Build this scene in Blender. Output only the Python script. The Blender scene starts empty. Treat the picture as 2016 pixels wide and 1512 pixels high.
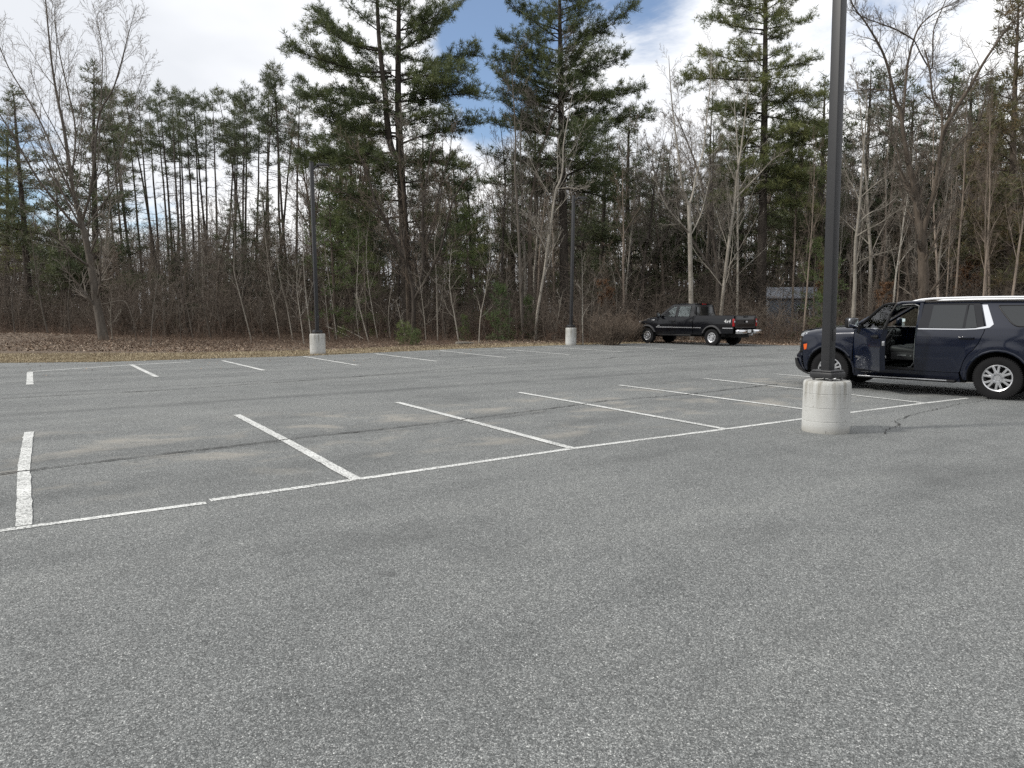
import bpy, bmesh, math, random
import numpy as np
from mathutils import Vector, Matrix

SC = bpy.context.scene
COL = SC.collection
R = math.radians

# ---------------------------------------------------------------- camera
FPX, PITCH, ROLL, CAMH = 1410.15, 0.0998, 0.0011, 1.6314      # focal length in photo pixels (2016 wide)
cd = bpy.data.cameras.new('camera'); cam = bpy.data.objects.new('camera', cd); COL.objects.link(cam)
cd.sensor_width = 36.0; cd.lens = 36.0 * FPX / 2016.0; cd.clip_end = 8000; cd.clip_start = 0.05
cam.matrix_world = Matrix.Translation((0, 0, CAMH)) @ Matrix.Rotation(math.pi/2 - PITCH, 4, 'X') @ Matrix.Rotation(-ROLL, 4, 'Z')
SC.camera = cam
SC.render.resolution_x, SC.render.resolution_y = 1024, 768

# ---------------------------------------------------------------- light
SUN_EL, SUN_DIR = R(38), np.array([-1.0, -0.2, 0.0])            # the sun stands to the side of the lot
SUN_DIR = SUN_DIR / np.linalg.norm(SUN_DIR)
sd = np.array([SUN_DIR[0]*math.cos(SUN_EL), SUN_DIR[1]*math.cos(SUN_EL), math.sin(SUN_EL)])
sl = bpy.data.lights.new('sun', 'SUN'); sl.energy = 2.9; sl.angle = R(5); sl.color = (1.0, 0.955, 0.88)
so = bpy.data.objects.new('sun', sl); COL.objects.link(so)
so.rotation_euler = Vector(sd).to_track_quat('Z', 'Y').to_euler()

SC.view_settings.view_transform = 'Standard'; SC.view_settings.look = 'None'
SC.view_settings.exposure = 0.04; SC.view_settings.gamma = 1.0; SC.view_settings.use_curve_mapping = False
SC.render.engine = 'CYCLES'
SC.cycles.max_bounces = 6; SC.cycles.diffuse_bounces = 3; SC.cycles.glossy_bounces = 4
SC.cycles.transparent_max_bounces = 12; SC.cycles.transmission_bounces = 4
SC.cycles.use_denoising = False; SC.cycles.sample_clamp_indirect = 4.0; SC.cycles.sample_clamp_direct = 8.0
SC.render.film_transparent = False


def ray(px, py):
    xx = (px - 1008.0) / FPX; yy = -(py - 756.0) / FPX
    cr, sr, cp, sp = math.cos(ROLL), math.sin(ROLL), math.cos(PITCH), math.sin(PITCH)
    x = cr*xx - sr*yy; up = sr*xx + cr*yy
    return np.array([x, cp + sp*up, -sp + cp*up])


def G(px, py, z=0.0):
    d = ray(px, py); t = (z - CAMH) / d[2]
    return np.array([d[0]*t, d[1]*t, z])


def at(px, py, Y):
    d = ray(px, py); t = Y / d[1]
    return np.array([d[0]*t, Y, CAMH + d[2]*t])


# ---------------------------------------------------------------- node helpers
class NT:
    def __init__(s, name, world=None):
        if world is None:
            s.m = bpy.data.materials.new(name); s.m.use_nodes = True; s.t = s.m.node_tree
        else:
            s.m = world; s.t = world.node_tree
        s.t.nodes.clear()

    def n(s, typ, ins=None, **kw):
        nd = s.t.nodes.new(typ)
        for k, v in kw.items():
            setattr(nd, k, v)
        for k, v in (ins or {}).items():
            if isinstance(v, bpy.types.NodeSocket):
                s.t.links.new(v, nd.inputs[k])
            else:
                nd.inputs[k].default_value = v
        return nd

    def math(s, op, a, b=None, c=None, clamp=False):
        ins = {0: a}
        if b is not None: ins[1] = b
        if c is not None: ins[2] = c
        return s.n('ShaderNodeMath', ins, operation=op, use_clamp=clamp).outputs[0]

    def mix(s, f, a, b, blend='MIX'):
        nd = s.n('ShaderNodeMix', data_type='RGBA', blend_type=blend)
        for i, v in ((0, f), (6, a), (7, b)):
            if isinstance(v, bpy.types.NodeSocket): s.t.links.new(v, nd.inputs[i])
            else: nd.inputs[i].default_value = v if i == 0 else (*v, 1.0)[:4]
        return nd.outputs[2]

    def ramp(s, f, stops, interp='LINEAR'):
        nd = s.n('ShaderNodeValToRGB', {0: f}); cr = nd.color_ramp; cr.interpolation = interp
        while len(cr.elements) < len(stops): cr.elements.new(0.5)
        for e, (p, c) in zip(cr.elements, stops):
            e.position = p; e.color = (*c, 1.0) if len(c) == 3 else c
        return nd.outputs[0]

    def noise(s, vec, scale, detail=4, rough=0.55, out=0, dist=0.0):
        return s.n('ShaderNodeTexNoise', {'Vector': vec, 'Scale': scale, 'Detail': detail, 'Roughness': rough, 'Distortion': dist}).outputs[out]

    def coord(s, which='Object'):
        return s.n('ShaderNodeTexCoord').outputs[which]

    def mapping(s, vec, loc=(0, 0, 0), rot=(0, 0, 0), scale=(1, 1, 1)):
        return s.n('ShaderNodeMapping', {'Vector': vec, 'Location': loc, 'Rotation': rot, 'Scale': scale}).outputs[0]

    def out(s, shader, world=False):
        o = s.t.nodes.new('ShaderNodeOutputWorld' if world else 'ShaderNodeOutputMaterial')
        s.t.links.new(shader, o.inputs['Surface']); return s.m

    def bsdf(s, **ins):
        return s.n('ShaderNodeBsdfPrincipled', {k.replace('_', ' '): v for k, v in ins.items()})

    def bump(s, h, strength=0.3, dist=0.02):
        return s.n('ShaderNodeBump', {'Height': h, 'Strength': strength, 'Distance': dist}).outputs[0]


# ---------------------------------------------------------------- sky with broken cloud
W = bpy.data.worlds.new('World'); SC.world = W; W.use_nodes = True
t = NT('', world=W)
sky = t.n('ShaderNodeTexSky', sky_type='NISHITA', sun_disc=False, sun_elevation=SUN_EL,
          sun_rotation=math.atan2(SUN_DIR[0], SUN_DIR[1]), altitude=100, air_density=1.0, dust_density=1.2, ozone_density=1.0).outputs[0]
gen = t.n('ShaderNodeTexCoord').outputs['Generated']
sep = t.n('ShaderNodeSeparateXYZ', {0: gen})
# flatten the dome so that clouds lie in a layer
den = t.math('ADD', t.math('MAXIMUM', sep.outputs[2], 0.0), 0.18)
cv = t.n('ShaderNodeCombineXYZ', {0: t.math('DIVIDE', sep.outputs[0], den), 1: t.math('DIVIDE', sep.outputs[1], den), 2: 0.0}).outputs[0]
n1 = t.noise(cv, 1.3, 8, 0.62, dist=0.5)
n3 = t.noise(t.mapping(cv, loc=(5.2, 1.4, 0)), 2.2, 7, 0.65, dist=0.6)
n2 = t.noise(t.mapping(cv, loc=(3.1, 7.7, 0)), 0.8, 5, 0.5)


def gap(px, py, width):
    d = ray(px, py); d = d / np.linalg.norm(d)
    dp = t.n('ShaderNodeVectorMath', {0: gen, 1: tuple(d)}, operation='DOT_PRODUCT').outputs['Value']
    return t.math('POWER', t.math('MAXIMUM', dp, 0.0), 1.0 / (width * width))


gaps = None
for px, py, w, k in ((975, 60, 0.05, 1.0), (945, 150, 0.04, 0.65), (1275, 30, 0.045, 0.55), (1040, -40, .05, .8), (1020, 190, 0.04, 0.6), (-30, 350, 0.06, 0.75), (300, 420, 0.04, 0.5), (1880, 30, 0.11, 0.36), (1720, 90, 0.06, 0.2), (950, 260, 0.04, 0.4)):
    g = t.math('MULTIPLY', gap(px, py, w), k)
    gaps = g if gaps is None else t.math('ADD', gaps, g)
mask = t.math('SUBTRACT', t.math('ADD', n1, 0.42), t.math('MULTIPLY', gaps, t.math('ADD', t.math('MULTIPLY', n3, 1.6), -0.12)))
mask = t.ramp(mask, [(0.42, (0, 0, 0)), (0.82, (1, 1, 1))], 'EASE')
grey = t.ramp(n2, [(0.36, (9.5, 9.8, 10.35)), (0.46, (11.2, 11.4, 11.8)), (0.56, (13.5, 13.5, 13.5))])
# open sky tinted bluer, then paled evenly with a little white
skyb = t.mix(0.10, t.mix(1.0, sky, (1.3, 1.5, 1.7), 'MULTIPLY'), (10.0, 10.6, 11.4))
colr = t.mix(mask, skyb, grey)
bg = t.n('ShaderNodeBackground', {'Color': colr, 'Strength': 0.088}).outputs[0]
t.out(bg, world=True)


# ---------------------------------------------------------------- object helpers
def tag(o, label=None, cat=None, group=None, kind=None):
    if label: o['label'] = label
    if cat: o['category'] = cat
    if group: o['group'] = group
    if kind: o['kind'] = kind
    return o


def empty(name, loc=(0, 0, 0), rz=0.0, label=None, cat=None, group=None):
    o = bpy.data.objects.new(name, None); COL.objects.link(o); o.location = loc; o.rotation_euler = (0, 0, rz)
    o.empty_display_size = 0.1
    return tag(o, label, cat, group)


def link(name, me, mat=None, parent=None):
    o = bpy.data.objects.new(name, me); COL.objects.link(o)
    if mat is not None:
        for m in (mat if isinstance(mat, (list, tuple)) else [mat]): me.materials.append(m)
    if parent is not None: o.parent = parent
    return o


def mesh_np(name, V, F, k, smooth=True):
    """V (n,3) float, F (m,k) int"""
    me = bpy.data.meshes.new(name)
    V = np.ascontiguousarray(V, dtype=np.float32); F = np.ascontiguousarray(F, dtype=np.int32)
    me.vertices.add(len(V)); me.vertices.foreach_set('co', V.ravel())
    me.loops.add(F.size); me.loops.foreach_set('vertex_index', F.ravel())
    me.polygons.add(len(F)); me.polygons.foreach_set('loop_start', np.arange(0, F.size, k, dtype=np.int32))
    me.polygons.foreach_set('use_smooth', np.full(len(F), smooth, dtype=bool))
    me.update(calc_edges=True)
    return me


class Tubes:
    """gathers tapered tubes along polylines, built in bulk"""
    def __init__(s): s.g = {}

    def add(s, p, r, k): s.g.setdefault((len(p), k), []).append((p, r))

    def arrays(s):
        Vs, Fs, base = [], [], 0
        for (n, k), L in s.g.items():
            P = np.array([a for a, _ in L], dtype=np.float64); Rr = np.array([b for _, b in L], dtype=np.float64)
            m = len(P)
            T = np.gradient(P, axis=1); T /= (np.linalg.norm(T, axis=2, keepdims=True) + 1e-9)
            ref = np.where(np.abs(T[:, :1, 2:3]) < 0.8, np.array([0, 0, 1.0]), np.array([1.0, 0, 0]))
            A = np.cross(T, np.broadcast_to(ref, T.shape)); A /= (np.linalg.norm(A, axis=2, keepdims=True) + 1e-9)
            B = np.cross(T, A)
            an = np.arange(k) * 2*np.pi/k
            ring = P[:, :, None] + Rr[:, :, None, None] * (np.cos(an)[None, None, :, None]*A[:, :, None] + np.sin(an)[None, None, :, None]*B[:, :, None])
            Vs.append(ring.reshape(-1, 3))
            i = (np.arange(m)*n*k)[:, None, None] + (np.arange(n-1)*k)[None, :, None] + np.arange(k)[None, None, :]
            j = (np.arange(m)*n*k)[:, None, None] + (np.arange(n-1)*k)[None, :, None] + ((np.arange(k)+1) % k)[None, None, :]
            Fs.append((np.stack([i, j, j+k, i+k], -1).reshape(-1, 4)) + base)
            base += m*n*k
        if not Vs: return np.zeros((0, 3)), np.zeros((0, 4), int)
        return np.concatenate(Vs), np.concatenate(Fs)

    def mesh(s, name):
        V, F = s.arrays(); return mesh_np(name, V, F, 4)


class MB:
    """small bmesh collector for hand-built shapes"""
    def __init__(s): s.bm = bmesh.new()

    def box(s, c, d, rot=None, bevel=0.0, seg=2):
        b = bmesh.new(); bmesh.ops.create_cube(b, size=1.0)
        for v in b.verts: v.co = Vector((v.co.x*d[0], v.co.y*d[1], v.co.z*d[2]))
        if bevel > 0: bmesh.ops.bevel(b, geom=b.edges[:], offset=bevel, segments=seg, profile=0.5, affect='EDGES')
        M = Matrix.Translation(c) @ (rot.to_4x4() if rot is not None else Matrix.Identity(4))
        bmesh.ops.transform(b, matrix=M, verts=b.verts); s.merge(b); return s

    def merge(s, b):
        me = bpy.data.meshes.new('tmp'); b.to_mesh(me); b.free(); s.bm.from_mesh(me); bpy.data.meshes.remove(me)

    def tube(s, pts, rad, k=8, cap=True):
        pts = [Vector(p) for p in pts]; n = len(pts)
        rad = [float(q) for q in rad] if hasattr(rad, '__len__') else [float(rad)]*n
        rings = []
        for i, p in enumerate(pts):
            tn = (pts[min(i+1, n-1)] - pts[max(i-1, 0)]).normalized()
            a = tn.cross(Vector((0, 0, 1)) if abs(tn.z) < 0.9 else Vector((1, 0, 0))).normalized(); b = tn.cross(a)
            rings.append([s.bm.verts.new(p + rad[i]*(math.cos(2*math.pi*q/k)*a + math.sin(2*math.pi*q/k)*b)) for q in range(k)])
        for i in range(n-1):
            for q in range(k):
                s.bm.faces.new((rings[i][q], rings[i][(q+1) % k], rings[i+1][(q+1) % k], rings[i+1][q]))
        if cap:
            s.bm.faces.new(rings[0][::-1]); s.bm.faces.new(rings[-1])
        return s

    def lathe(s, prof, k=32, axis='Z', c=(0, 0, 0)):
        """prof: list of (radius, height)"""
        rings = []
        for r_, h_ in prof:
            rg = []
            for q in range(k):
                a = 2*math.pi*q/k; x, y = r_*math.cos(a), r_*math.sin(a)
                p = (x, y, h_) if axis == 'Z' else (x, h_, y)
                rg.append(s.bm.verts.new((p[0]+c[0], p[1]+c[1], p[2]+c[2])))
            rings.append(rg)
        for i in range(len(rings)-1):
            for q in range(k):
                s.bm.faces.new((rings[i][q], rings[i][(q+1) % k], rings[i+1][(q+1) % k], rings[i+1][q]))
        return s

    def poly(s, pts):
        s.bm.faces.new([s.bm.verts.new(p) for p in pts]); return s

    def mesh(s, name, smooth=True, weld=0.0, angle=None):
        if weld: bmesh.ops.remove_doubles(s.bm, verts=s.bm.verts, dist=weld)
        bmesh.ops.recalc_face_normals(s.bm, faces=s.bm.faces)
        for f in s.bm.faces: f.smooth = smooth
        if smooth and angle is not None:
            for e in s.bm.edges:
                if len(e.link_faces) == 2 and e.calc_face_angle(0) > angle: e.smooth = False
        me = bpy.data.meshes.new(name); s.bm.to_mesh(me); s.bm.free(); return me

    def build(s, name, mat, parent=None, smooth=True, angle=R(35), weld=0.0):
        return link(name, s.mesh(name, smooth, weld, angle), mat, parent)


def simple(name, col, rough=0.6, metal=0.0, var=0.0, vscale=8.0, bump=0.0, **kw):
    t = NT(name); c = t.coord('Object')
    n = t.noise(c, vscale, 5, 0.6)
    base = t.mix(n, tuple(x*(1-var) for x in col), tuple(min(1, x*(1+var)) for x in col)) if var else (*col, 1)
    b = t.bsdf(Base_Color=base, Roughness=rough, Metallic=metal, **kw)
    if bump: t.t.links.new(t.bump(n, bump, 0.01), b.inputs['Normal'])
    return t.out(b.outputs[0])
# ================================================================ the lot
YAW = 0.5906                                  # the stall rows run this far from the camera's cross axis
U = np.array([math.cos(YAW), math.sin(YAW), 0]); VV = np.array([-math.sin(YAW), math.cos(YAW), 0])
U0, V0, SW, SD = -0.1318, 6.5481, 2.74, 5.3195


def lot(u, v, z=0.0):
    p = U*(U0 + u*SW) + VV*(V0 + v); return np.array([p[0], p[1], z])


EDGE = [(-60, 23.0), (-34, 22.2), (-22, 22.9), (-16.8, 23.5), (-13.6, 23.9), (-11.7, 25.1), (-7.8, 27.1), (-5.2, 29.6), (-2.5, 32.2), (2.3, 35.6), (6.4, 37.6),
        (9.2, 38.6), (11.2, 37.6), (12.6, 35.6), (15, 34.6), (20, 34.4), (28, 34.6), (45, 36), (70, 38)]


def edge_y(x):
    return float(np.interp(x, [p[0] for p in EDGE], [p[1] for p in EDGE]))


FRONT = sorted([tuple(G(a, b)[:2]) for a, b in ((-250, 655), (-60, 656), (60, 659), (200, 667), (420, 667), (620, 667), (760, 669), (900, 672), (1020, 674), (1110, 677), (1180, 679), (1250, 675), (1330, 671.5), (1420, 672), (1500, 676), (1600, 677), (1750, 677), (2000, 677), (2250, 676))])


def front_y(x):
    return float(np.interp(x, [p[0] for p in FRONT], [p[1] for p in FRONT]))


def gz(x, y):
    """height of the ground off the lot"""
    d = y - edge_y(x)
    k = min(1.0, max(0.0, d / 6.0)); k = k*k*(3-2*k)
    bank = 0.42 * math.exp(-((x + 31) / 7.5)**2 - ((y - 43) / 6.0)**2)
    return -0.02 + k * (0.10 * math.sin(x*0.21 + 1.0) * math.cos(y*0.17) + bank)


# ground sheet
t = NT('leaf_litter_soil'); c = t.coord('Object')
na = t.noise(c, 0.25, 4); nb = t.noise(c, 9.0, 6, 0.7); nc = t.n('ShaderNodeTexVoronoi', {'Vector': c, 'Scale': 14.0}).outputs['Color']
leaf = t.ramp(t.n('ShaderNodeSeparateColor', {0: nc}).outputs[0], [(0.0, (0.050, 0.034, 0.024)), (0.5, (0.105, 0.073, 0.050)), (0.85, (0.175, 0.128, 0.09)), (1.0, (0.28, 0.225, 0.17))])
soil = t.mix(nb, (0.06, 0.043, 0.03), (0.15, 0.112, 0.074))
colr = t.mix(t.ramp(na, [(0.35, (0.25, 0.25, 0.25)), (0.65, (0.8, 0.8, 0.8))]), soil, leaf)
b = t.bsdf(Base_Color=colr, Roughness=0.95)
t.t.links.new(t.bump(nb, 0.8, 0.08), b.inputs['Normal'])
M_SOIL = t.out(b.outputs[0])
xs = np.concatenate([[-3000, -1000, -350, -160], np.arange(-100, 101, 2.5), [160, 350, 1000, 3000]])
ys = np.concatenate([[-3000, -900, -250, -80, -30, -5, 10, 18], np.arange(20, 75, 1.5), np.arange(76, 200, 8), [260, 450, 1200, 4000]])
gv = np.array([(x, y, gz(x, y) if y > edge_y(x) else -0.03) for y in ys for x in xs])
nx = len(xs); ii = (np.arange(len(ys)-1)[:, None]*nx + np.arange(nx-1)[None, :]).ravel()
ground = link('ground', mesh_np('ground', gv, np.stack([ii, ii+1, ii+1+nx, ii+nx], 1), 4), M_SOIL)
tag(ground, 'bare woodland ground covered in brown leaf litter', None, None, 'structure')

# asphalt
t = NT('weathered_asphalt'); c = t.coord('Object')
lf = t.mapping(c, rot=(0, 0, -YAW))
sx = t.n('ShaderNodeSeparateXYZ', {0: lf})
big = t.noise(c, 0.22, 5, 0.6); mid = t.noise(c, 1.6, 5, 0.6); streak = t.noise(t.mapping(lf, scale=(0.06, 0.75, 1)), 1.0, 5, 0.6)
fine = t.noise(c, 55.0, 3, 0.7)
vo = t.n('ShaderNodeTexVoronoi', {'Vector': c, 'Scale': 205.0, 'Randomness': 1.0})
vr = t.n('ShaderNodeSeparateColor', {0: vo.outputs['Color']}).outputs[0]
vo2 = t.n('ShaderNodeTexVoronoi', {'Vector': c, 'Scale': 112.0, 'Randomness': 1.0})
vr2 = t.n('ShaderNodeSeparateColor', {0: vo2.outputs['Color']}).outputs[1]
stone = t.ramp(vr, [(0.0, (0.078, 0.083, 0.083)), (0.45, (0.142, 0.149, 0.149)), (0.8, (0.212, 0.220, 0.219)), (0.95, (0.335, 0.343, 0.338)), (1.0, (0.50, 0.505, 0.495))])
stone2 = t.ramp(vr2, [(0.0, (0.62, 0.62, 0.62)), (0.6, (0.98, 0.98, 0.98)), (0.93, (1.25, 1.25, 1.25)), (1.0, (1.6, 1.6, 1.58))])
a = t.mix(1.0, stone, stone2, 'MULTIPLY')
tone = t.math('ADD', t.math('ADD', t.math('MULTIPLY', big, 0.55), t.math('MULTIPLY', streak, 0.75)), t.math('MULTIPLY', mid, 0.35))
a = t.mix(1.0, a, t.ramp(tone, [(0.62, (0.74, 0.745, 0.75)), (0.82, (1.0, 1.0, 1.0)), (1.02, (1.17, 1.165, 1.15))]), 'MULTIPLY')
# pale dried patches on the stalls
row = t.math('SUBTRACT', sx.outputs[1], V0)
inrow = t.math('MULTIPLY', t.ramp(t.math('MULTIPLY', row, 0.1), [(0.03, (0, 0, 0)), (0.12, (1, 1, 1)), (0.42, (1, 1, 1)), (0.56, (0, 0, 0))]), 1.0)
pn = t.noise(t.mapping(lf, scale=(0.8, 1.1, 1), loc=(2.3, 0.9, 0)), 1.05, 5, 0.58, dist=0.4)
patch = t.math('MULTIPLY', t.ramp(pn, [(0.53, (0, 0, 0)), (0.70, (1, 1, 1))]), inrow)
a = t.mix(t.math('MULTIPLY', patch, 0.62), a, (0.335, 0.312, 0.272))
# dark drip marks in the stalls
dn = t.noise(t.mapping(lf, scale=(0.5, 0.9, 1), loc=(9.3, 4.0, 0)), 0.9, 4, 0.6)
a = t.mix(t.math('MULTIPLY', t.ramp(dn, [(0.55, (0, 0, 0)), (0.75, (1, 1, 1))]), 0.38), a, (0.06, 0.063, 0.064))
# oil drips under where cars stand, and odd dark specks
dr1 = t.noise(lf, 7.5, 3, 0.5); a = t.mix(t.math('MULTIPLY', t.math('MULTIPLY', t.ramp(dr1, [(0.68, (0, 0, 0)), (0.73, (1, 1, 1))]), inrow), 0.45), a, (0.045, 0.045, 0.046))
dr2 = t.noise(t.mapping(lf, loc=(31, 7, 0)), 3.1, 2, 0.5); a = t.mix(t.math('MULTIPLY', t.ramp(dr2, [(0.715, (0, 0, 0)), (0.755, (1, 1, 1))]), 0.35), a, (0.05, 0.05, 0.052))
# dark paving joints that run along the rows
wob = t.math('MULTIPLY', t.math('SUBTRACT', t.noise(t.mapping(lf, scale=(0.15, 0.15, 1)), 1.0, 4, 0.6), 0.5), 0.9)
joint = None
for v_, wd, st in ((2.8, 0.26, 0.30), (7.35, 0.34, 0.50), (10.9, 0.22, 0.45), (13.5, 0.18, 0.3), (17.0, 0.25, 0.3)):
    d = t.math('ABSOLUTE', t.math('SUBTRACT', t.math('ADD', row, wob), v_))
    j = t.math('MULTIPLY', t.math('SUBTRACT', 1.0, t.math('DIVIDE', d, wd), clamp=True), st)
    joint = j if joint is None else t.math('ADD', joint, j)
joint = t.math('MULTIPLY', joint, t.ramp(t.noise(t.mapping(lf, scale=(0.4, 2.0, 1)), 1.3, 4, 0.7), [(0.3, (0.2, 0.2, 0.2)), (0.6, (1, 1, 1))]))
a = t.mix(joint, a, (0.055, 0.058, 0.06))
b = t.bsdf(Base_Color=a, Roughness=0.87)
b.inputs['Specular IOR Level'].default_value = 0.35
hgt = t.math('ADD', t.math('MULTIPLY', vo.outputs['Distance'], -0.6), t.math('MULTIPLY', fine, 0.5))
t.t.links.new(t.bump(hgt, 0.55, 0.012), b.inputs['Normal'])
M_ASPH = t.out(b.outputs[0])
rng = np.random.default_rng(5)
ex = np.concatenate([np.arange(-60, -20, 1.0), np.arange(-20, 30, 0.22), np.arange(30, 70.1, 2.0)])
ev = [(x, edge_y(x) + 0.10*math.sin(x*1.7) + 0.08*math.sin(x*4.1 + 1) + rng.normal(0, 0.03), 0.0) for x in ex]
vv = ev + [(x, -45.0, 0.0) for x in ex]; n = len(ex)
ff = np.array([(i, i+n, i+n+1, i+1) for i in range(n-1)])[:, ::-1]
lotm = link('parking_lot', mesh_np('parking_lot', np.array(vv), ff, 4, False), M_ASPH)
tag(lotm, 'grey weathered asphalt of the parking lot', None, None, 'structure')

# painted lines
t = NT('worn_white_paint'); c = t.coord('Object')
n1 = t.noise(c, 38.0, 4, 0.75); n2 = t.noise(c, 1.4, 3)
vo = t.n('ShaderNodeTexVoronoi', {'Vector': c, 'Scale': 95.0}); vr = t.n('ShaderNodeSeparateColor', {0: vo.outputs['Color']}).outputs[0]
wear = t.math('ADD', t.math('MULTIPLY', n1, 0.75), t.math('ADD', t.math('MULTIPLY', vr, 0.3), t.math('MULTIPLY', n2, 0.3)))
pc = t.ramp(wear, [(0.55, (0.19, 0.195, 0.19)), (0.64, (0.46, 0.47, 0.46)), (0.78, (0.66, 0.67, 0.655)), (1.0, (0.76, 0.77, 0.75))])
b = t.bsdf(Base_Color=pc, Roughness=0.8)
t.t.links.new(t.bump(n1, 0.25, 0.01), b.inputs['Normal'])
M_PAINT = t.out(b.outputs[0])
rng = np.random.default_rng(11)


def stripe(pts, w0, w1=None, name='parking_line', z=0.008):
    pts = [np.array(p, float) for p in pts]; w1 = w1 or w0
    # resample so that the edge can be ragged
    seg = [np.linalg.norm(pts[i+1]-pts[i]) for i in range(len(pts)-1)]; L = sum(seg); n = max(2, int(L/0.12))
    cum = np.concatenate([[0], np.cumsum(seg)]); s = np.linspace(0, L, n+1)
    P = np.stack([np.interp(s, cum, [p[k] for p in pts]) for k in range(3)], 1)
    T = np.gradient(P, axis=0); T /= np.linalg.norm(T, axis=1, keepdims=True)
    N = np.stack([-T[:, 1], T[:, 0], 0*T[:, 0]], 1); w = np.linspace(w0, w1, n+1)[:, None]*0.5
    A = P + N*(w + rng.normal(0, 0.0025, (n+1, 1))); B = P - N*(w + rng.normal(0, 0.0025, (n+1, 1)))
    V = np.concatenate([A, B]); V[:, 2] = z
    F = np.array([(i, i+1, i+n+2, i+n+1) for i in range(n)])[:, ::-1]
    o = link(name, mesh_np(name, V, F, 4, False), M_PAINT); o['kind'] = 'structure'; return o


near_ends = {0: (47, 1034), 1: (702, 945), 2: (1127, 884), 3: (1432, 847), 4: (1655, 817), 5: (1822, 796)}
far_ends = {0: (57, 849), 1: (466, 816), 2: (782, 792), 3: (1022, 773), 4: (1219, 759), 5: (1384, 746), 6: (1527, 738)}
base_px = [(-260, 1085), (0, 1043), (405, 989)]
base_px2 = [(413, 984), (712, 942), (1135, 882.5), (1440, 844.5), (1660, 815.5), (1830, 794.5), (1905, 786)]
stripe([G(*p) for p in base_px], 0.08, z=0.004); stripe([G(*p) for p in base_px2], 0.09, z=0.004)
for i in range(6):
    a_, b_ = G(*near_ends[i]), G(*far_ends[i])
    m_ = (a_ + b_)/2 + (U*(-0.03 if i == 0 else 0.02))
    stripe([a_, m_, b_], 0.11 if i == 0 else 0.115)
a6 = lot(6, 0.0); stripe([a6, G(1527, 738)], 0.11)
for a_, b_ in (((520, 728.5), (438, 709)), ((704, 719), (597, 701)), ((861, 711.5), (738, 696)), ((998, 704.5), (864, 690)), ((1121, 699), (973, 686)), ((1228, 694), (1075, 683)), ((1328, 689.5), (1180, 680.5)), ((309, 741), (258, 716.5)), ((59, 755.5), (59, 731))):
    stripe([G(*a_), G(*b_)], 0.14 if a_[0] < 100 else 0.125)
stripe([G(55, 730), G(258, 717), G(375, 711)], 0.13, z=0.004)

# long cracks, as narrow ragged dark ribbons
t = NT('crack_dark'); M_CRACK = t.out(t.bsdf(Base_Color=(0.018, 0.018, 0.018, 1), Roughness=1.0).outputs[0])


def crack(pxs, w, jit, seed, parts):
    rg = np.random.default_rng(seed)
    pts = np.array([G(*p) for p in pxs]); seg = np.linalg.norm(np.diff(pts, axis=0), axis=1); cum = np.concatenate([[0], np.cumsum(seg)])
    n = int(cum[-1]/0.06); s = np.linspace(0, cum[-1], n+1)
    P = np.stack([np.interp(s, cum, pts[:, k]) for k in range(3)], 1)
    T = np.gradient(P, axis=0); T /= np.linalg.norm(T, axis=1, keepdims=True) + 1e-9; N = np.stack([-T[:, 1], T[:, 0], 0*T[:, 0]], 1)
    off = np.cumsum(rg.normal(0, 1, n+1)); off = off - np.linspace(off[0], off[-1], n+1)
    k = np.ones(9)/9; slow = np.convolve(off, k, 'same')
    P = P + N*(slow*jit*0.35 + rg.normal(0, jit*0.35, n+1))[:, None]
    ww = w*(0.5 + 0.6*np.abs(np.convolve(rg.normal(0, 1, n+1), np.ones(5)/2.2, 'same')))[:, None]*0.5
    ww = np.minimum(ww, w*1.1); ww[0] = ww[-1] = 0.001
    V = np.concatenate([P + N*ww, P - N*ww]); V[:, 2] = 0.012
    parts.append((V, np.array([(i, i+1, i+n+2, i+n+1) for i in range(n)])[:, ::-1]))


parts = []
crack([(-80, 945), (0, 933), (130, 917), (250, 902), (345, 891), (440, 880), (560, 866), (630, 857), (700, 851), (790, 841), (870, 832)], 0.030, 0.022, 1, parts)
crack([(250, 907), (345, 894), (430, 883), (560, 869)], 0.012, 0.03, 9, parts)
crack([(870, 832), (930, 824), (985, 817), (1100, 803), (1200, 790), (1340, 779), (1440, 768), (1540, 757)], 0.024, 0.03, 2, parts)
crack([(700, 855), (800, 846), (900, 833), (985, 822), (1080, 810)], 0.010, 0.03, 12, parts)
crack([(-60, 788), (0, 783), (110, 777), (300, 768), (520, 753), (700, 741), (860, 728)], 0.030, 0.03, 3, parts)
crack([(860, 728), (960, 720), (1100, 712), (1200, 706), (1262, 701)], 0.03, 0.05, 4, parts)
crack([(0, 752), (100, 749), (250, 742)], 0.022, 0.03, 5, parts)
crack([(1740, 857), (1755, 846), (1786, 839), (1770, 832), (1800, 822), (1850, 811), (1900, 798), (1960, 788)], 0.013, 0.04, 6, parts)
crack([(1340, 702), (1480, 703), (1600, 709)], 0.025, 0.06, 7, parts)
V = np.concatenate([p[0] for p in parts]); off = 0; F = []
for p in parts: F.append(p[1] + off); off += len(p[0])
o = link('pavement_cracks', mesh_np('pavement_cracks', V, np.concatenate(F), 4, False), M_CRACK); o['kind'] = 'structure'; o['label'] = 'thin dark cracks running through the asphalt'

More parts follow.
